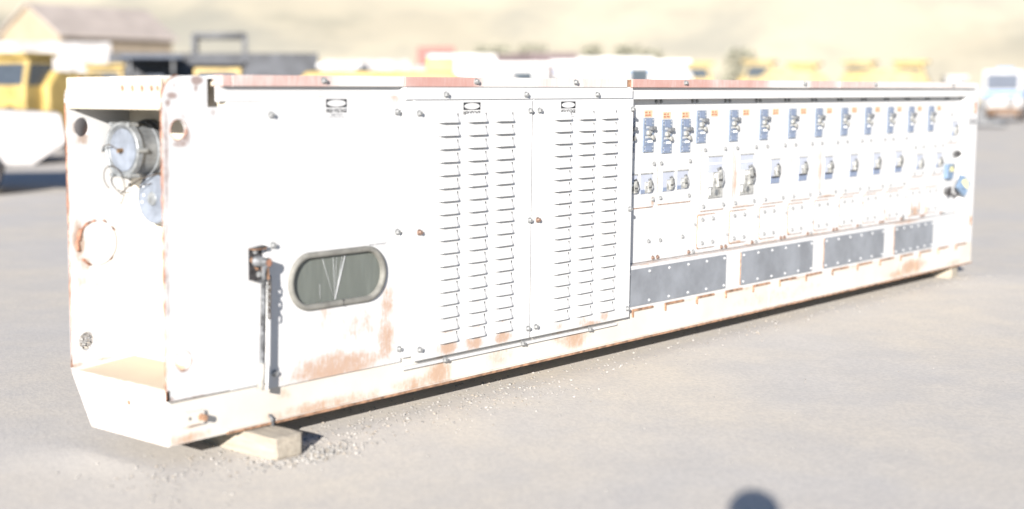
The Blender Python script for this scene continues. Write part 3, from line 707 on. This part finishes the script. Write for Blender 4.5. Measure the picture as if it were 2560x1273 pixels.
block((.584, .28, -.004), R(-2), .195, 1.02, ZB+.0015, 'rough tan timber block sticking out under the near end of the container')
block((9.62, .53, -.004), R(4), .20, 1.0, ZB+.0015, 'tan timber block under the far right end of the container')

# pebbles: loose gravel, uncountable
pb = MB()
ico = [Vector(q).normalized() for q in ((0, 1, 1.6), (0, -1, 1.6), (0, 1, -1.6), (0, -1, -1.6), (1, 1.6, 0), (-1, 1.6, 0), (1, -1.6, 0), (-1, -1.6, 0), (1.6, 0, 1), (-1.6, 0, 1), (1.6, 0, -1), (-1.6, 0, -1))]
icf = [(0,1,8),(0,8,4),(0,4,5),(0,5,9),(0,9,1),(1,6,8),(8,6,10),(8,10,4),(4,10,2),(4,2,5),(5,2,11),(5,11,9),(9,11,7),(9,7,1),(1,7,6),(3,6,7),(3,7,11),(3,11,2),(3,2,10),(3,10,6)]
def pebble(x, y, r, m):
    s = [r*random.uniform(.7, 1.3), r*random.uniform(.7, 1.3), r*random.uniform(.45, .8)]; a = random.uniform(0, 6.28); ca, sa = math.cos(a), math.sin(a)
    vs = []
    for q in ico:
        k = random.uniform(.82, 1.15); px, py = q.x*s[0]*k, q.y*s[1]*k
        vs.append((x+px*ca-py*sa, y+px*sa+py*ca, s[2]*.45+q.z*s[2]*k))
    pb.add(vs, icf, m)
def inblock(x, y): return (.47 < x < .70 and y > -.25)
for i in range(1700):
    t = random.random()
    if t < .22: x, y, r = random.gauss(.66, .16), random.gauss(-.26, .06), random.uniform(.005, .012)
    elif t < .5: x, y, r = random.uniform(-.1, 10), random.gauss(.0, .12), random.uniform(.004, .011)
    elif t < .62: x, y, r = random.uniform(-3.5, 9.5), random.uniform(-4.6, 0), random.uniform(.003, .007)
    else: x, y, r = random.uniform(-.4, 3), random.gauss(-.1, .2), random.uniform(.003, .009)
    if inblock(x, y): continue
    pebble(x, y, r, random.choice((0, 0, 1, 2)))
for i in range(500):
    u_, f_ = random.uniform(-.07, .10), random.uniform(-.32, .32)
    pebble(1.82+.82*u_+.57*f_, 3.25-.57*u_+.82*f_, random.uniform(.008, .02), random.choice((0, 1, 2)))
tag(pb.build('loose_gravel', [plain('grey_stone', (.17, .162, .15), .95, var=.15), plain('pale_stone', (.21, .20, .185), .95, var=.1), plain('tan_stone', (.18, .16, .135), .95, var=.15)]), 'loose pale gravel scattered on the ground around the container', 'gravel', kind='stuff')

# ------------------------------------------------------------------ the yard behind
B = {}
B['yellow'] = plain('machine_yellow', (.25, .18, .06), .5, 0, var=.18, scale=1.5)
B['dullyellow'] = plain('faded_machine_yellow', (.215, .165, .075), .6, 0, var=.22, scale=1.5)
B['white'] = plain('machine_white', (.30, .295, .29), .5, 0, var=.1, scale=1.2)
B['offwhite'] = plain('weathered_white', (.22, .21, .205), .6, 0, var=.15, scale=1.2)
B['black'] = plain('machine_black', (.035, .037, .042), .6, 0, var=.25, scale=2)
B['tyre'] = plain('tyre_rubber', (.045, .042, .042), .9, 0, var=.2, scale=6)
B['rim'] = plain('dusty_rim', (.16, .10, .07), .8, 0, var=.25, scale=5)
B['glass'] = plain('vehicle_glass', (.035, .042, .05), .12, 0, var=.1, spec=.6)
B['red'] = plain('machine_red', (.16, .065, .055), .6, 0, var=.2)
B['grey'] = plain('machine_grey', (.085, .087, .09), .6, 0, var=.2)
B['bluegrey'] = plain('machine_blue_grey', (.055, .065, .085), .6, 0, var=.2)
B['blue'] = plain('blue_stripe', (.06, .16, .32), .5, 0, var=.05)
B['brown'] = plain('rusty_brown', (.11, .07, .045), .85, 0, var=.3, scale=3)
B['purple'] = plain('faded_maroon', (.11, .085, .085), .7, 0, var=.15)
B['tan'] = plain('tan_siding', (.165, .135, .10), .8, 0, var=.06, scale=.5)
B['cream'] = plain('sunlit_gable_siding', (.20, .165, .115), .8, 0, var=.05, scale=.5)  # lighter copy of the tan siding: sunlight on the gable put into the colour
B['roof'] = plain('brown_metal_roof', (.25, .215, .19), .7, 0, var=.08, scale=.4)
B['bush'] = plain('sage_leaves', (.20, .195, .145), 1, 0, var=.3, scale=2)
B['twig'] = plain('dry_twig', (.14, .11, .08), 1, 0)

def wheel(parent, x, y, r, wdt):
    wv = MB()
    n = 28
    for s_ in (-1, 1): pass
    prof_ = [(-wdt/2, .58*r), (-wdt/2, .86*r), (-wdt*.36, r), (wdt*.36, r), (wdt/2, .86*r), (wdt/2, .58*r)]
    vs = []
    for yy, rr in prof_: vs += [(x+rr*math.cos(2*math.pi*i/n), y+yy, r+rr*math.sin(2*math.pi*i/n)) for i in range(n)]
    wv.add(vs, [(a*n+i, a*n+(i+1) % n, (a+1)*n+(i+1) % n, (a+1)*n+i) for a in range(5) for i in range(n)], 0, True)
    o = wv.build('wheel', B['tyre'], parent)
    s_ = 1 if y > 0 else -1
    MB().cyl((x, y-s_*wdt*.3, r), (x, y+s_*wdt*.42, r), .57*r, n=20).cyl((x, y+s_*wdt*.42, r), (x, y+s_*wdt*.55, r), .2*r, n=12).build('rim', B['rim'], o)
def cabin(parent, x0, x1, w_, z0, z1, mat, name='cab'):
    """cab with posts, sloping front and real panes; front towards +X"""
    s = .16*(x1-x0); pr = [(x0, z0), (x1, z0), (x1, z0+(z1-z0)*.45), (x1-s, z1), (x0, z1)]
    c = MB().prism(pr, -w_/2, w_/2).build(name, mat, parent, bevel=.04)
    zz0, zz1 = z0+(z1-z0)*.48, z1-(z1-z0)*.12
    for sy in (-1, 1):
        MB().prism([(x0+.12, zz0), (x1-.12, zz0), (x1-s-.06, zz1), (x0+.12, zz1)], sy*w_/2, sy*(w_/2+.012)).build('window', B['glass'], c)
    dx = s*(zz0-(z0+(z1-z0)*.45))/((z1-z0)*.55); dx2 = s*(zz1-(z0+(z1-z0)*.45))/((z1-z0)*.55)
    m_ = MB(); vs = [(x1-dx+.012, -w_/2+.12, zz0), (x1-dx+.012, w_/2-.12, zz0), (x1-dx2+.012, w_/2-.12, zz1), (x1-dx2+.012, -w_/2+.12, zz1)]
    vs += [(a-.02, b_, c_) for a, b_, c_ in vs]
    m_.add(vs, [(0,1,2,3), (7,6,5,4), (0,4,5,1), (1,5,6,2), (2,6,7,3), (3,7,4,0)]); m_.build('windscreen', B['glass'], c)
    MB().box(x0+.12, x0-.012, -w_/2+.12, w_/2-.12, zz0, zz1).build('rear_window', B['glass'], c)
    return c
def loader(loc, rz, label, mat=None, sc_=1., roofmat=None, group=None, bucket_up=.0, bh=0., ch=0.):
    mat = mat or B['yellow']; t = empty('wheel_loader', loc, rz); t.scale = (sc_,)*3
    MB().prism([(-3.0, .75), (-.2, .75), (-.2, 1.55+bh), (-.6, 2.0+bh), (-2.7, 1.9+bh), (-3.1, 1.5+bh)], -.95, .95).build('engine_body', mat, t, bevel=.06)
    MB().prism([(-.1, .65), (1.7, .65), (1.9, 1.1), (1.2, 1.7), (-.1, 1.5)], -.5, .5).build('front_frame', mat, t, bevel=.05)
    for y in (-1.0, 1.0):
        for x in (-1.75, 1.15): wheel(t, x, y, .78, .58)
    c = cabin(t, -.75, .55, 1.35, 1.55, 3.15-ch, mat)
    MB().box(-.9, .62, -.78, .78, 3.15-ch, 3.28-ch).build('cab_roof', roofmat or mat, c, bevel=.04)
    for y in (-.42, .42):
        MB().prism([(.7, 1.55), (.95, 1.75), (2.1, 1.35+bucket_up), (3.0, .75+bucket_up), (2.9, .45+bucket_up), (1.9, 1.05+bucket_up)], y-.09, y+.09).build('lift_arm', mat, t)
    MB().prism([(2.75, .12+bucket_up), (3.9, .10+bucket_up), (3.95, .16+bucket_up), (3.05, .40+bucket_up), (2.95, .95+bucket_up), (3.35, 1.40+bucket_up), (3.28, 1.46+bucket_up), (2.75, 1.05+bucket_up)], -1.3, 1.3).build('bucket', B['grey'], t)
    MB().tube([(-1.9, .45, 1.9), (-1.9, .45, 2.65), (-2.0, .45, 2.75)], .06, 8).build('exhaust', B['black'], t)
    MB().box(-3.12, -3.08, -.7, .7, 1.0, 1.6).build('grille', B['black'], t)
    return tag(t, label, 'loader', group)
def truck(loc, rz, label, cabm, bodym, kind='box', ln=6., hb=2.4, group=None, rack=False, zbed=1.1):
    t = empty('parked_truck', loc, rz)
    MB().box(-ln, 1.6, -.42, .42, .55, .85).build('chassis', B['black'], t)
    c = cabin(t, .1, 1.9, 2.2, .75, 2.75, cabm)
    MB().box(1.86, 1.94, -1.0, 1.0, .55, .85).build('bumper', B['grey'], t)
    for y in (-.75, .75): MB().cyl((1.92, y, 1.05), (1.97, y, 1.05), .13, n=12).build('headlight', B['white'], t)
    MB().box(1.91, 1.93, -.5, .5, .95, 1.45).build('grille', B['black'], t)
    for y in (-.95, .95):
        for x in (1.0, -ln+1.0, -ln+2.3): wheel(t, x, y, .5, .32)
    if kind == 'box': MB().box(-ln, -.15, -1.2, 1.2, .95, .95+hb).build('cargo_box', bodym, t, bevel=.04)
    else:
        MB().box(-ln, -.1, -1.2, 1.2, .88, zbed).build('flat_bed', bodym, t)
        for y in (-1.17, 1.17): MB().box(-ln, -.1, y-.03, y+.03, zbed, zbed+hb*.45).build('side_board', bodym, t)
        MB().box(-.2, -.12, -1.15, 1.15, zbed, zbed+hb*.45).build('head_board', bodym, t)
    if rack:
        b_ = MB()
        for x in (-ln*.60, -ln*.36):
            b_.tube([(x, -1.1, zbed+.4), (x, -1.1, 3.7), (x, 1.1, 3.7), (x, 1.1, zbed+.4)], .09, 6)
        for y in (-1.1, 1.1): b_.tube([(-ln*.60, y, 3.7), (-ln*.36, y, 3.7)], .09, 6)
        b_.build('pipe_rack', B['grey'], t)
    return tag(t, label, 'truck', group)
def lowmachine(loc, rz, label, mat, ln=7., wd=2.2, ht=1.7, wr=.52, hood=None, stripe=False, canopy=False, extra=None, cat='mining machine'):
    t = empty('low_mining_machine', loc, rz)
    MB().prism([(-ln/2, .5), (ln/2-.6, .5), (ln/2, .9), (ln/2-.1, ht*.82), (ln*.2, ht*.9), (ln*.15, ht), (-ln/2+.3, ht), (-ln/2, ht*.85)], -wd/2, wd/2).build('machine_body', mat, t, bevel=.05)
    for y in (-wd/2+.02, wd/2-.02):
        for x in (-ln*.28, ln*.27): wheel(t, x, y*1.02, wr, .4)
    for i in range(5): MB().box(-ln*.42+i*.22, -ln*.42+i*.22+.14, -wd/2-.012, -wd/2, ht*.62, ht*.86).build('vent', B['black'], t)
    MB().box(-.2, 1.0, -wd/2-.02, -wd/2, ht*.45, ht*.8).build('side_hatch', hood or mat, t)
    MB().box(ln*.05, ln*.16, -wd*.3, wd*.3, ht, ht+.22).build('top_box', hood or mat, t)
    if stripe: MB().box(-ln*.45, ln*.30, -wd/2-.014, -wd/2-.002, ht*.86, ht*.96).build('side_stripe', B['blue'], t)
    if canopy:
        for x in (-.3, 1.1):
            for y in (-wd*.4, wd*.4): MB().cyl((x, y, ht), (x, y, ht+.75), .05, n=8).build('canopy_post', B['grey'], t)
        MB().box(-.6, 1.4, -wd*.48, wd*.48, ht+.75, ht+.85).build('canopy', hood or mat, t, bevel=.03)
    return tag(t, label, cat)
def shed_unit(loc, rz, label, mat, sx, sy, sz, name='steel_cabin', cat='cabin', door_=True, stripe=None, darkwin=True):
    t = empty(name, loc, rz)
    MB().box(-sx/2, sx/2, -sy/2, sy/2, .15, sz).build('wall_shell', mat, t, bevel=.04)
    MB().box(-sx/2-.08, sx/2+.08, -sy/2-.08, sy/2+.08, sz, sz+.09).build('roof', mat, t)
    for x in (-sx*.35, sx*.35): MB().box(x-.12, x+.12, -sy/2+.05, sy/2-.05, 0, .15).build('skid', B['black'], t)
    if door_:
        d = MB().box(-sx*.36, -sx*.36+.85, -sy/2-.03, -sy/2, .2, min(2.15, sz-.2)).build('door', B['offwhite'], t); MB().box(-sx*.36+.7, -sx*.36+.78, -sy/2-.07, -sy/2-.03, 1.05, 1.15).build('handle', B['black'], d)
    if darkwin: MB().box(sx*.08, sx*.08+.4, -sy/2-.02, -sy/2, sz-.62, sz-.12).build('window', B['glass'], t)
    if stripe: MB().box(-sx/2+.02, sx/2-.02, -sy/2-.012, -sy/2-.002, sz-.20, sz-.14).build('stripe', stripe, t)
    return tag(t, label, cat)

# tan warehouse with its gable towards the left
wh = empty('tan_warehouse', (83.4, 112.8, 0), R(5))
gx0, gx1, gy0, gy1, ze, zr = -7.5, 7.5, 0., 9., 7.4, 10.2
MB().prism([(gy0, 0), (gy1, 0), (gy1, ze), ((gy0+gy1)/2, zr), (gy0, ze)], gx0, gx0+.25, 'x').build('gable_wall', B['cream'], wh)
MB().prism([(gy0, 0), (gy1, 0), (gy1, ze), ((gy0+gy1)/2, zr), (gy0, ze)], gx1-.25, gx1, 'x').build('gable_wall', B['cream'], wh)
MB().box(gx0+.25, gx1-.25, gy0, gy0+.25, 0, ze).build('side_wall', B['tan'], wh); MB().box(gx0+.25, gx1-.25, gy1-.25, gy1, 0, ze).build('side_wall', B['tan'], wh)
ym = (gy0+gy1)/2
rf = MB().prism([(gy0-.6, ze-.35), (ym, zr+.08), (ym, zr+.28), (gy0-.6, ze-.15)], gx0-.5, gx1+.5, 'x').build('roof', B['roof'], wh)
MB().prism([(gy1+.6, ze-.35), (ym+.002, zr+.08), (ym+.002, zr+.28), (gy1+.6, ze-.15)], gx0-.5, gx1+.5, 'x').build('roof', B['roof'], wh)
for x in (-6.5, -1.7, 3.1): MB().box(x, x+3.4, gy0-.04, gy0, 0, 4.2).build('roller_door', B['offwhite'], wh)
MB().box(gx0-.04, gx0, ym-1.6, ym+1.6, 0, 4).build('gable_door', B['offwhite'], wh)
tag(wh, 'tan metal warehouse with a brown roof at the foot of the hill, far left', 'building')

# left side of the yard
lowmachine((8.1, 18.4, 0), R(-33), 'low white mining machine with rusty brown wheels at the left edge', B['offwhite'], 6.6, 2.0, 1.72, wr=.40, hood=B['purple'])
loader((15.9, 25.9, 0), R(196), 'yellow wheel loader behind the low white machine at the left edge', B['yellow'], .84, bh=.75)
truck((27.6, 48.2, 0), R(147), 'white box truck parked in front of the tan warehouse gable', B['white'], B['offwhite'], 'box', 6, 2.9)
truck((39.2, 56.0, 0), R(-112), 'small white truck facing the camera, left of two before the warehouse', B['white'], B['bluegrey'], 'flat', 5, 2.)
truck((40.6, 55.2, 0), R(-112), 'small white truck facing the camera, right of two before the warehouse', B['white'], B['grey'], 'flat', 5, 2.)
loader((21.8, 30.4, 0), R(-130), 'small yellow loader seen end on beside the grey machine', B['yellow'], .80)
lowmachine((25.0, 32.9, 0), R(-38), 'blue grey machine with a canopy between the small loader and the black truck', B['bluegrey'], 5.0, 2.3, 2.1, canopy=True)
truck((31.0, 30.5, 0), R(-41.5), 'long black flatbed truck with a tall pipe rack', B['black'], B['black'], 'flat', 7.2, 4.2, rack=True, zbed=1.2)
loader((15.7, 18.0, 0), R(-135), 'yellow loader with a black striped cab roof just behind the corner of the container', B['yellow'], .74, B['black'])
shed_unit((17.2, 15.9, 0), R(-45), 'small white steel box poking up beside the long yellow machine', B['white'], .75, 1.0, 2.28, door_=False, darkwin=False)
lowmachine((14.2, 11.1, 0), R(-48), 'long low yellow mining scoop just behind the container roof', B['yellow'], 4.2, 1.7, 2.13, hood=B['yellow'])
shed_unit((19.5, 13.3, 0), R(-50), 'white steel cabin with a small dark window behind the container roof', B['white'], 1.75, 1.8, 2.3, stripe=B['white'])
lowmachine((21.7, 13.7, 0), R(-52), 'cream low machine between the two white cabins', B['offwhite'], 2.6, 1.6, 2.05)
shed_unit((24.2, 13.6, 0), R(-54), 'white cabin with a blue striped roof edge behind the container', B['white'], 3.0, 2.0, 2.42, stripe=B['blue'])
truck((58.7, 50.5, 0), R(-138), 'red truck far behind the long yellow machine', B['red'], B['offwhite'], 'flat', 5., 2.)
truck((65.5, 54.9, 0), R(-139), 'second red truck standing higher up by the hill', B['red'], B['red'], 'box', 4.5, 3.7)
truck((46.6, 40.1, 0), R(-46), 'white flat truck in the row behind the container, left of the red truck', B['white'], B['offwhite'], 'box', 4.2, 2.3)
truck((51.6, 37.3, 0), R(-51), 'white box truck in the row behind, right of the red truck', B['white'], B['white'], 'box', 4.6, 2.6)
truck((49.3, 33.6, 0), R(-115), 'faded maroon truck in the middle of the row behind', B['purple'], B['purple'], 'box', 5., 2.6)
truck((56.9, 33.1, 0), R(-56), 'white box truck in the row behind, beside the yellow loaders', B['white'], B['white'], 'box', 5.0, 2.5)
clutter = [  # small gear standing between the trucks
    ((31.6, 31.4), -40, 'grey', 1.6, 2.5, 'grey steel crate just right of the black flatbed truck'),
    ((38.2, 36.2), -44, 'offwhite', 2.2, 2.9, 'off white container left of the long yellow scoop'),
    ((45.0, 43.2), -46, 'dullyellow', 1.8, 3.3, 'dull yellow crate far behind, left of the red trucks'),
    ((52.0, 44.6), -48, 'offwhite', 2.4, 3.1, 'off white container below the red trucks'),
    ((54.5, 43.0), -50, 'grey', 1.7, 3.4, 'grey crate just right of the red trucks'),
    ((56.0, 40.2), -52, 'purple', 1.8, 3.3, 'dull maroon crate left of the maroon truck'),
    ((55.5, 37.6), -53, 'tan', 1.6, 3.5, 'tan crate right of the dull maroon crate'),
    ((58.5, 38.0), -55, 'offwhite', 2.2, 3.4, 'off white container far behind the white cabins'),
    ((61.5, 37.4), -57, 'brown', 1.7, 3.5, 'brown crate just left of the yellow loaders'),
    ((60.5, 35.6), -57, 'grey', 1.4, 3.1, 'small grey crate in front of the brown crate'),
    ((33.5, 45.0), -36, 'bluegrey', 1.6, 3.1, 'blue grey crate in front of the two small white trucks'),
    ((36.0, 46.0), -37, 'brown', 1.5, 3.2, 'brown crate beside the blue grey crate'),
    ((39.5, 47.0), -39, 'red', 1.2, 2.9, 'faded red crate under the warehouse wall'),
]
for (x, y), rz, mt, sx_, hz, lb in clutter:
    shed_unit((x, y, 0), R(rz), lb, B[mt], sx_, 1.5, hz-.1, name='steel_crate', cat='crate', door_=False, darkwin=False)
def bush(loc, r, hgt, label):
    t = empty('hill_bush', loc); lf = MB(); tw = MB()
    for i in range(9):
        a = random.uniform(0, 6.28); rr = random.uniform(.2, .8)*r
        tw.tube([(0, 0, 0), (rr*.4*math.cos(a), rr*.4*math.sin(a), hgt*.45), (rr*math.cos(a), rr*math.sin(a), hgt*random.uniform(.6, .9))], [.07, .05, .02], 5)
    for i in range(1000):
        a = random.uniform(0, 6.28); u = random.random()**.5; z = random.random(); k = math.sqrt(max(0, 1-(z*1.1-.35)**2))
        c = Vector((r*u*k*math.cos(a), r*u*k*math.sin(a), hgt*(.15+.85*z)+random.uniform(-.2, .2)))
        d = Vector((random.gauss(0, 1), random.gauss(0, 1), random.gauss(0, 1))).normalized()*random.uniform(.12, .26); e = d.orthogonal()*.8
        lf.add([c-d, c+e, c+d, c-e], [(0, 1, 2, 3)])
    lf.build('crown', B['bush'], t); tw.build('trunk', B['twig'], t); return tag(t, label, 'bush', 'bushes at the foot of the hill')
for x, y, r, hh, lb in ((115.8, 85.0, 2.2, 6.6, 'grey green bush at the hill foot above the maroon truck'), (119.4, 80.0, 1.4, 6.6, 'small bush at the hill foot, left of the olive one'), (121.4, 76.9, 1.9, 6.5, 'olive bush at the hill foot, left of the brown one'), (122.7, 75.0, 1.6, 6.0, 'brownish bush at the hill foot just left of the yellow loaders'), (113.2, 88.3, 3.0, 6.6, 'wide sage bush at the hill foot right of the red trucks'), (127.2, 67.3, 2.0, 6.0, 'dark sage bush behind the leftmost yellow loader')):
    bush((x, y, 0), r, hh, lb)
ys = [(1., 'leftmost'), (2., 'second'), (3., 'middle'), (4., 'fourth'), (5., 'rightmost')]
for (x, y), rz, nm, mt, sc_ in zip(((63.2, 34.3), (64.6, 31.8), (65.8, 29.5), (66.8, 27.3), (67.9, 24.7)), (60, 245, 70, 250, 72), ys, ('yellow', 'dullyellow', 'yellow', 'dullyellow', 'yellow'), (1.14, 1.17, 1.12, 1.15, 1.14)):
    loader((x, y, 0), R(-rz), nm[1] + ' of the five yellow loaders lined up behind the container on the right', B[mt], sc_, group='yellow loaders in a row', bh=.55, ch=.35)
shed_unit((74.2, 25.1, 0), R(-60), 'narrow white cabin between the yellow loaders and the blue striped truck', B['white'], 1.0, 1.5, 2.5, door_=False)
# white machine with blue stripe at the right edge
t = empty('white_drill_truck', (82.6, 25.4, 0), R(-166)); t.scale = (.92,)*3
cb = MB().prism([(-1.1, .9), (1.2, .9), (1.3, 1.9), (1.05, 3.25), (-1.1, 3.25)], -1.15, 1.15).build('cab', B['white'], t, bevel=.06)
MB().box(-.8, .6, 1.15, 1.17, 2.0, 3.0).build('window', B['glass'], cb); MB().box(-.5, .5, -1.17, -1.15, 2.0, 3.0).build('window', B['glass'], cb)
MB().prism([(-.95, 2.0), (.95, 2.0), (.95, 3.05), (-.95, 3.05)], 1.27, 1.31, 'x').build('windscreen', B['bluegrey'], cb)
MB().box(-1.12, 1.32, -1.175, 1.175, 1.62, 1.9).build('side_stripe', B['blue'], t)
MB().box(-4.5, -1.1, -1.15, 1.15, .9, 2.2).build('rear_body', B['white'], t, bevel=.05)
MB().box(-4.5, 1.6, -.8, .8, .5, .9).build('frame', B['brown'], t); MB().box(1.3, 1.7, -1.1, 1.1, .45, .85).build('bumper', B['brown'], t)
for y in (-1.05, 1.05):
    for x in (.6, -3.4): wheel(t, x, y, .55, .4)
for k in range(4): MB().box(1.33, 1.345, .35, .75, 1.05+.14*k, 1.12+.14*k).build('vent', B['black'], t)
MB().box(-.3, .3, -.5, .5, 3.25, 3.4).build('roof_box', B['blue'], t)
tag(t, 'white truck with a blue stripe and brown frame just past the far right end', 'truck')

# ------------------------------------------------------------------ the photographer, whose head shadow falls on the gravel
fw = Vector((math.sin(.8141), math.cos(.8141), 0)); rt = Vector((fw.y, -fw.x, 0))
base = Vector((CAMP.x, CAMP.y, 0)) - fw*.30
def Pp(r_, f_, z): return tuple(base + rt*r_ + fw*f_ + Vector((0, 0, z)))
vs, es, rad = [], [], []
def chain_(pts, rs, start=None):
    prev = start
    for q, r_ in zip(pts, rs):
        vs.append(q); rad.append(r_); i = len(vs)-1
        if prev is not None: es.append((prev, i))
        prev = i
    return prev
pel = chain_([Pp(0, -.02, .98)], [(.16, .12)])
ch = chain_([Pp(0, -.02, 1.15), Pp(0, -.02, 1.32), Pp(0, 0, 1.50)], [(.15, .11), (.165, .12), (.15, .10)], pel)
nk = chain_([Pp(0, .02, 1.60), Pp(0, .05, 1.70)], [(.058, .058), (.075, .085)], ch)
chain_([Pp(0, .06, 1.79), Pp(0, .05, 1.86)], [(.082, .098), (.06, .07)], nk)
for s_ in (-1, 1):
    hip = chain_([Pp(s_*.10, -.02, .90), Pp(s_*.11, .01, .50), Pp(s_*.12, -.03, .10), Pp(s_*.125, -.02, .045), Pp(s_*.14, .15, .035)], [(.095, .095), (.065, .065), (.045, .045), (.045, .045), (.045, .03)], pel)
    hd = chain_([Pp(s_*.19, -.01, 1.50), Pp(s_*.30, .10, 1.30), Pp(s_*.15, .20, 1.66), Pp(s_*.11, .20, 1.72)], [(.065, .065), (.047, .047), (.032, .032), (.034, .022)], ch)
    for k in range(4):
        chain_([Pp(s_*(.105-.01*k), .215, 1.755-.018*k), Pp(s_*(.085-.008*k), .225, 1.765-.018*k), Pp(s_*(.065-.008*k), .215, 1.765-.019*k)], [(.009, .009)]*3, hd)
    chain_([Pp(s_*.09, .17, 1.70), Pp(s_*.065, .165, 1.72)], [(.010, .010)]*2, hd)
pm = bpy.data.meshes.new('body'); pm.from_pydata(vs, es, [])
person = empty('person', tuple(base)); body = bpy.data.objects.new('body', pm); COL.objects.link(body); body.parent = person; body.location = -base
body.modifiers.new('skin', 'SKIN')
for i, sv in enumerate(pm.skin_vertices[0].data): sv.radius = rad[i]; sv.use_root = (i == pel)
ss = body.modifiers.new('subd', 'SUBSURF'); ss.levels = 1; ss.render_levels = 2
pmx, n, l, b_ = newmat('work_clothes_and_skin')
sx = N(n, 'ShaderNodeSeparateXYZ'); l.new(objvec(n, l), sx.inputs[0])
c_ = mix(n, l, ramp(n, l, sx.outputs[2], .99, 1.0), (.03, .045, .09), (.12, .12, .11)); c_ = mix(n, l, ramp(n, l, sx.outputs[2], 1.60, 1.61), c_, (.42, .26, .19))
l.new(c_, b_.inputs['Base Color']); b_.inputs['Roughness'].default_value = .8; pm.materials.append(pmx)
cp_ = MB(); cp_.ball((0, .05, 0), .118, 14, 0, (.92, 1.05, .72)); cp_.prism([(-.07, .12), (.07, .12), (.06, .20), (-.06, .20)], -.005, .005, 'z')
cpo = cp_.build('cap', B['black'], person, (0, 0, 1.85)); cpo.rotation_euler = (0, 0, -.8141)
tag(person, 'person in a cap taking the photograph, whose head shadow falls on the gravel', 'person')
ck = empty('hand_camera', tuple(CAMP - fw*.03 - Vector((0, 0, .035))), -.8141)
MB().box(-.065, .065, -.075, -.025, -.02, .07).box(-.03, .03, -.075, -.03, .07, .09).build('camera_body', B['black'], ck, bevel=.006)
MB().cyl((0, -.03, .03), (0, .015, .03), .03, n=20).build('lens', B['black'], ck)
tag(ck, 'black camera held up by the photographer', 'camera')
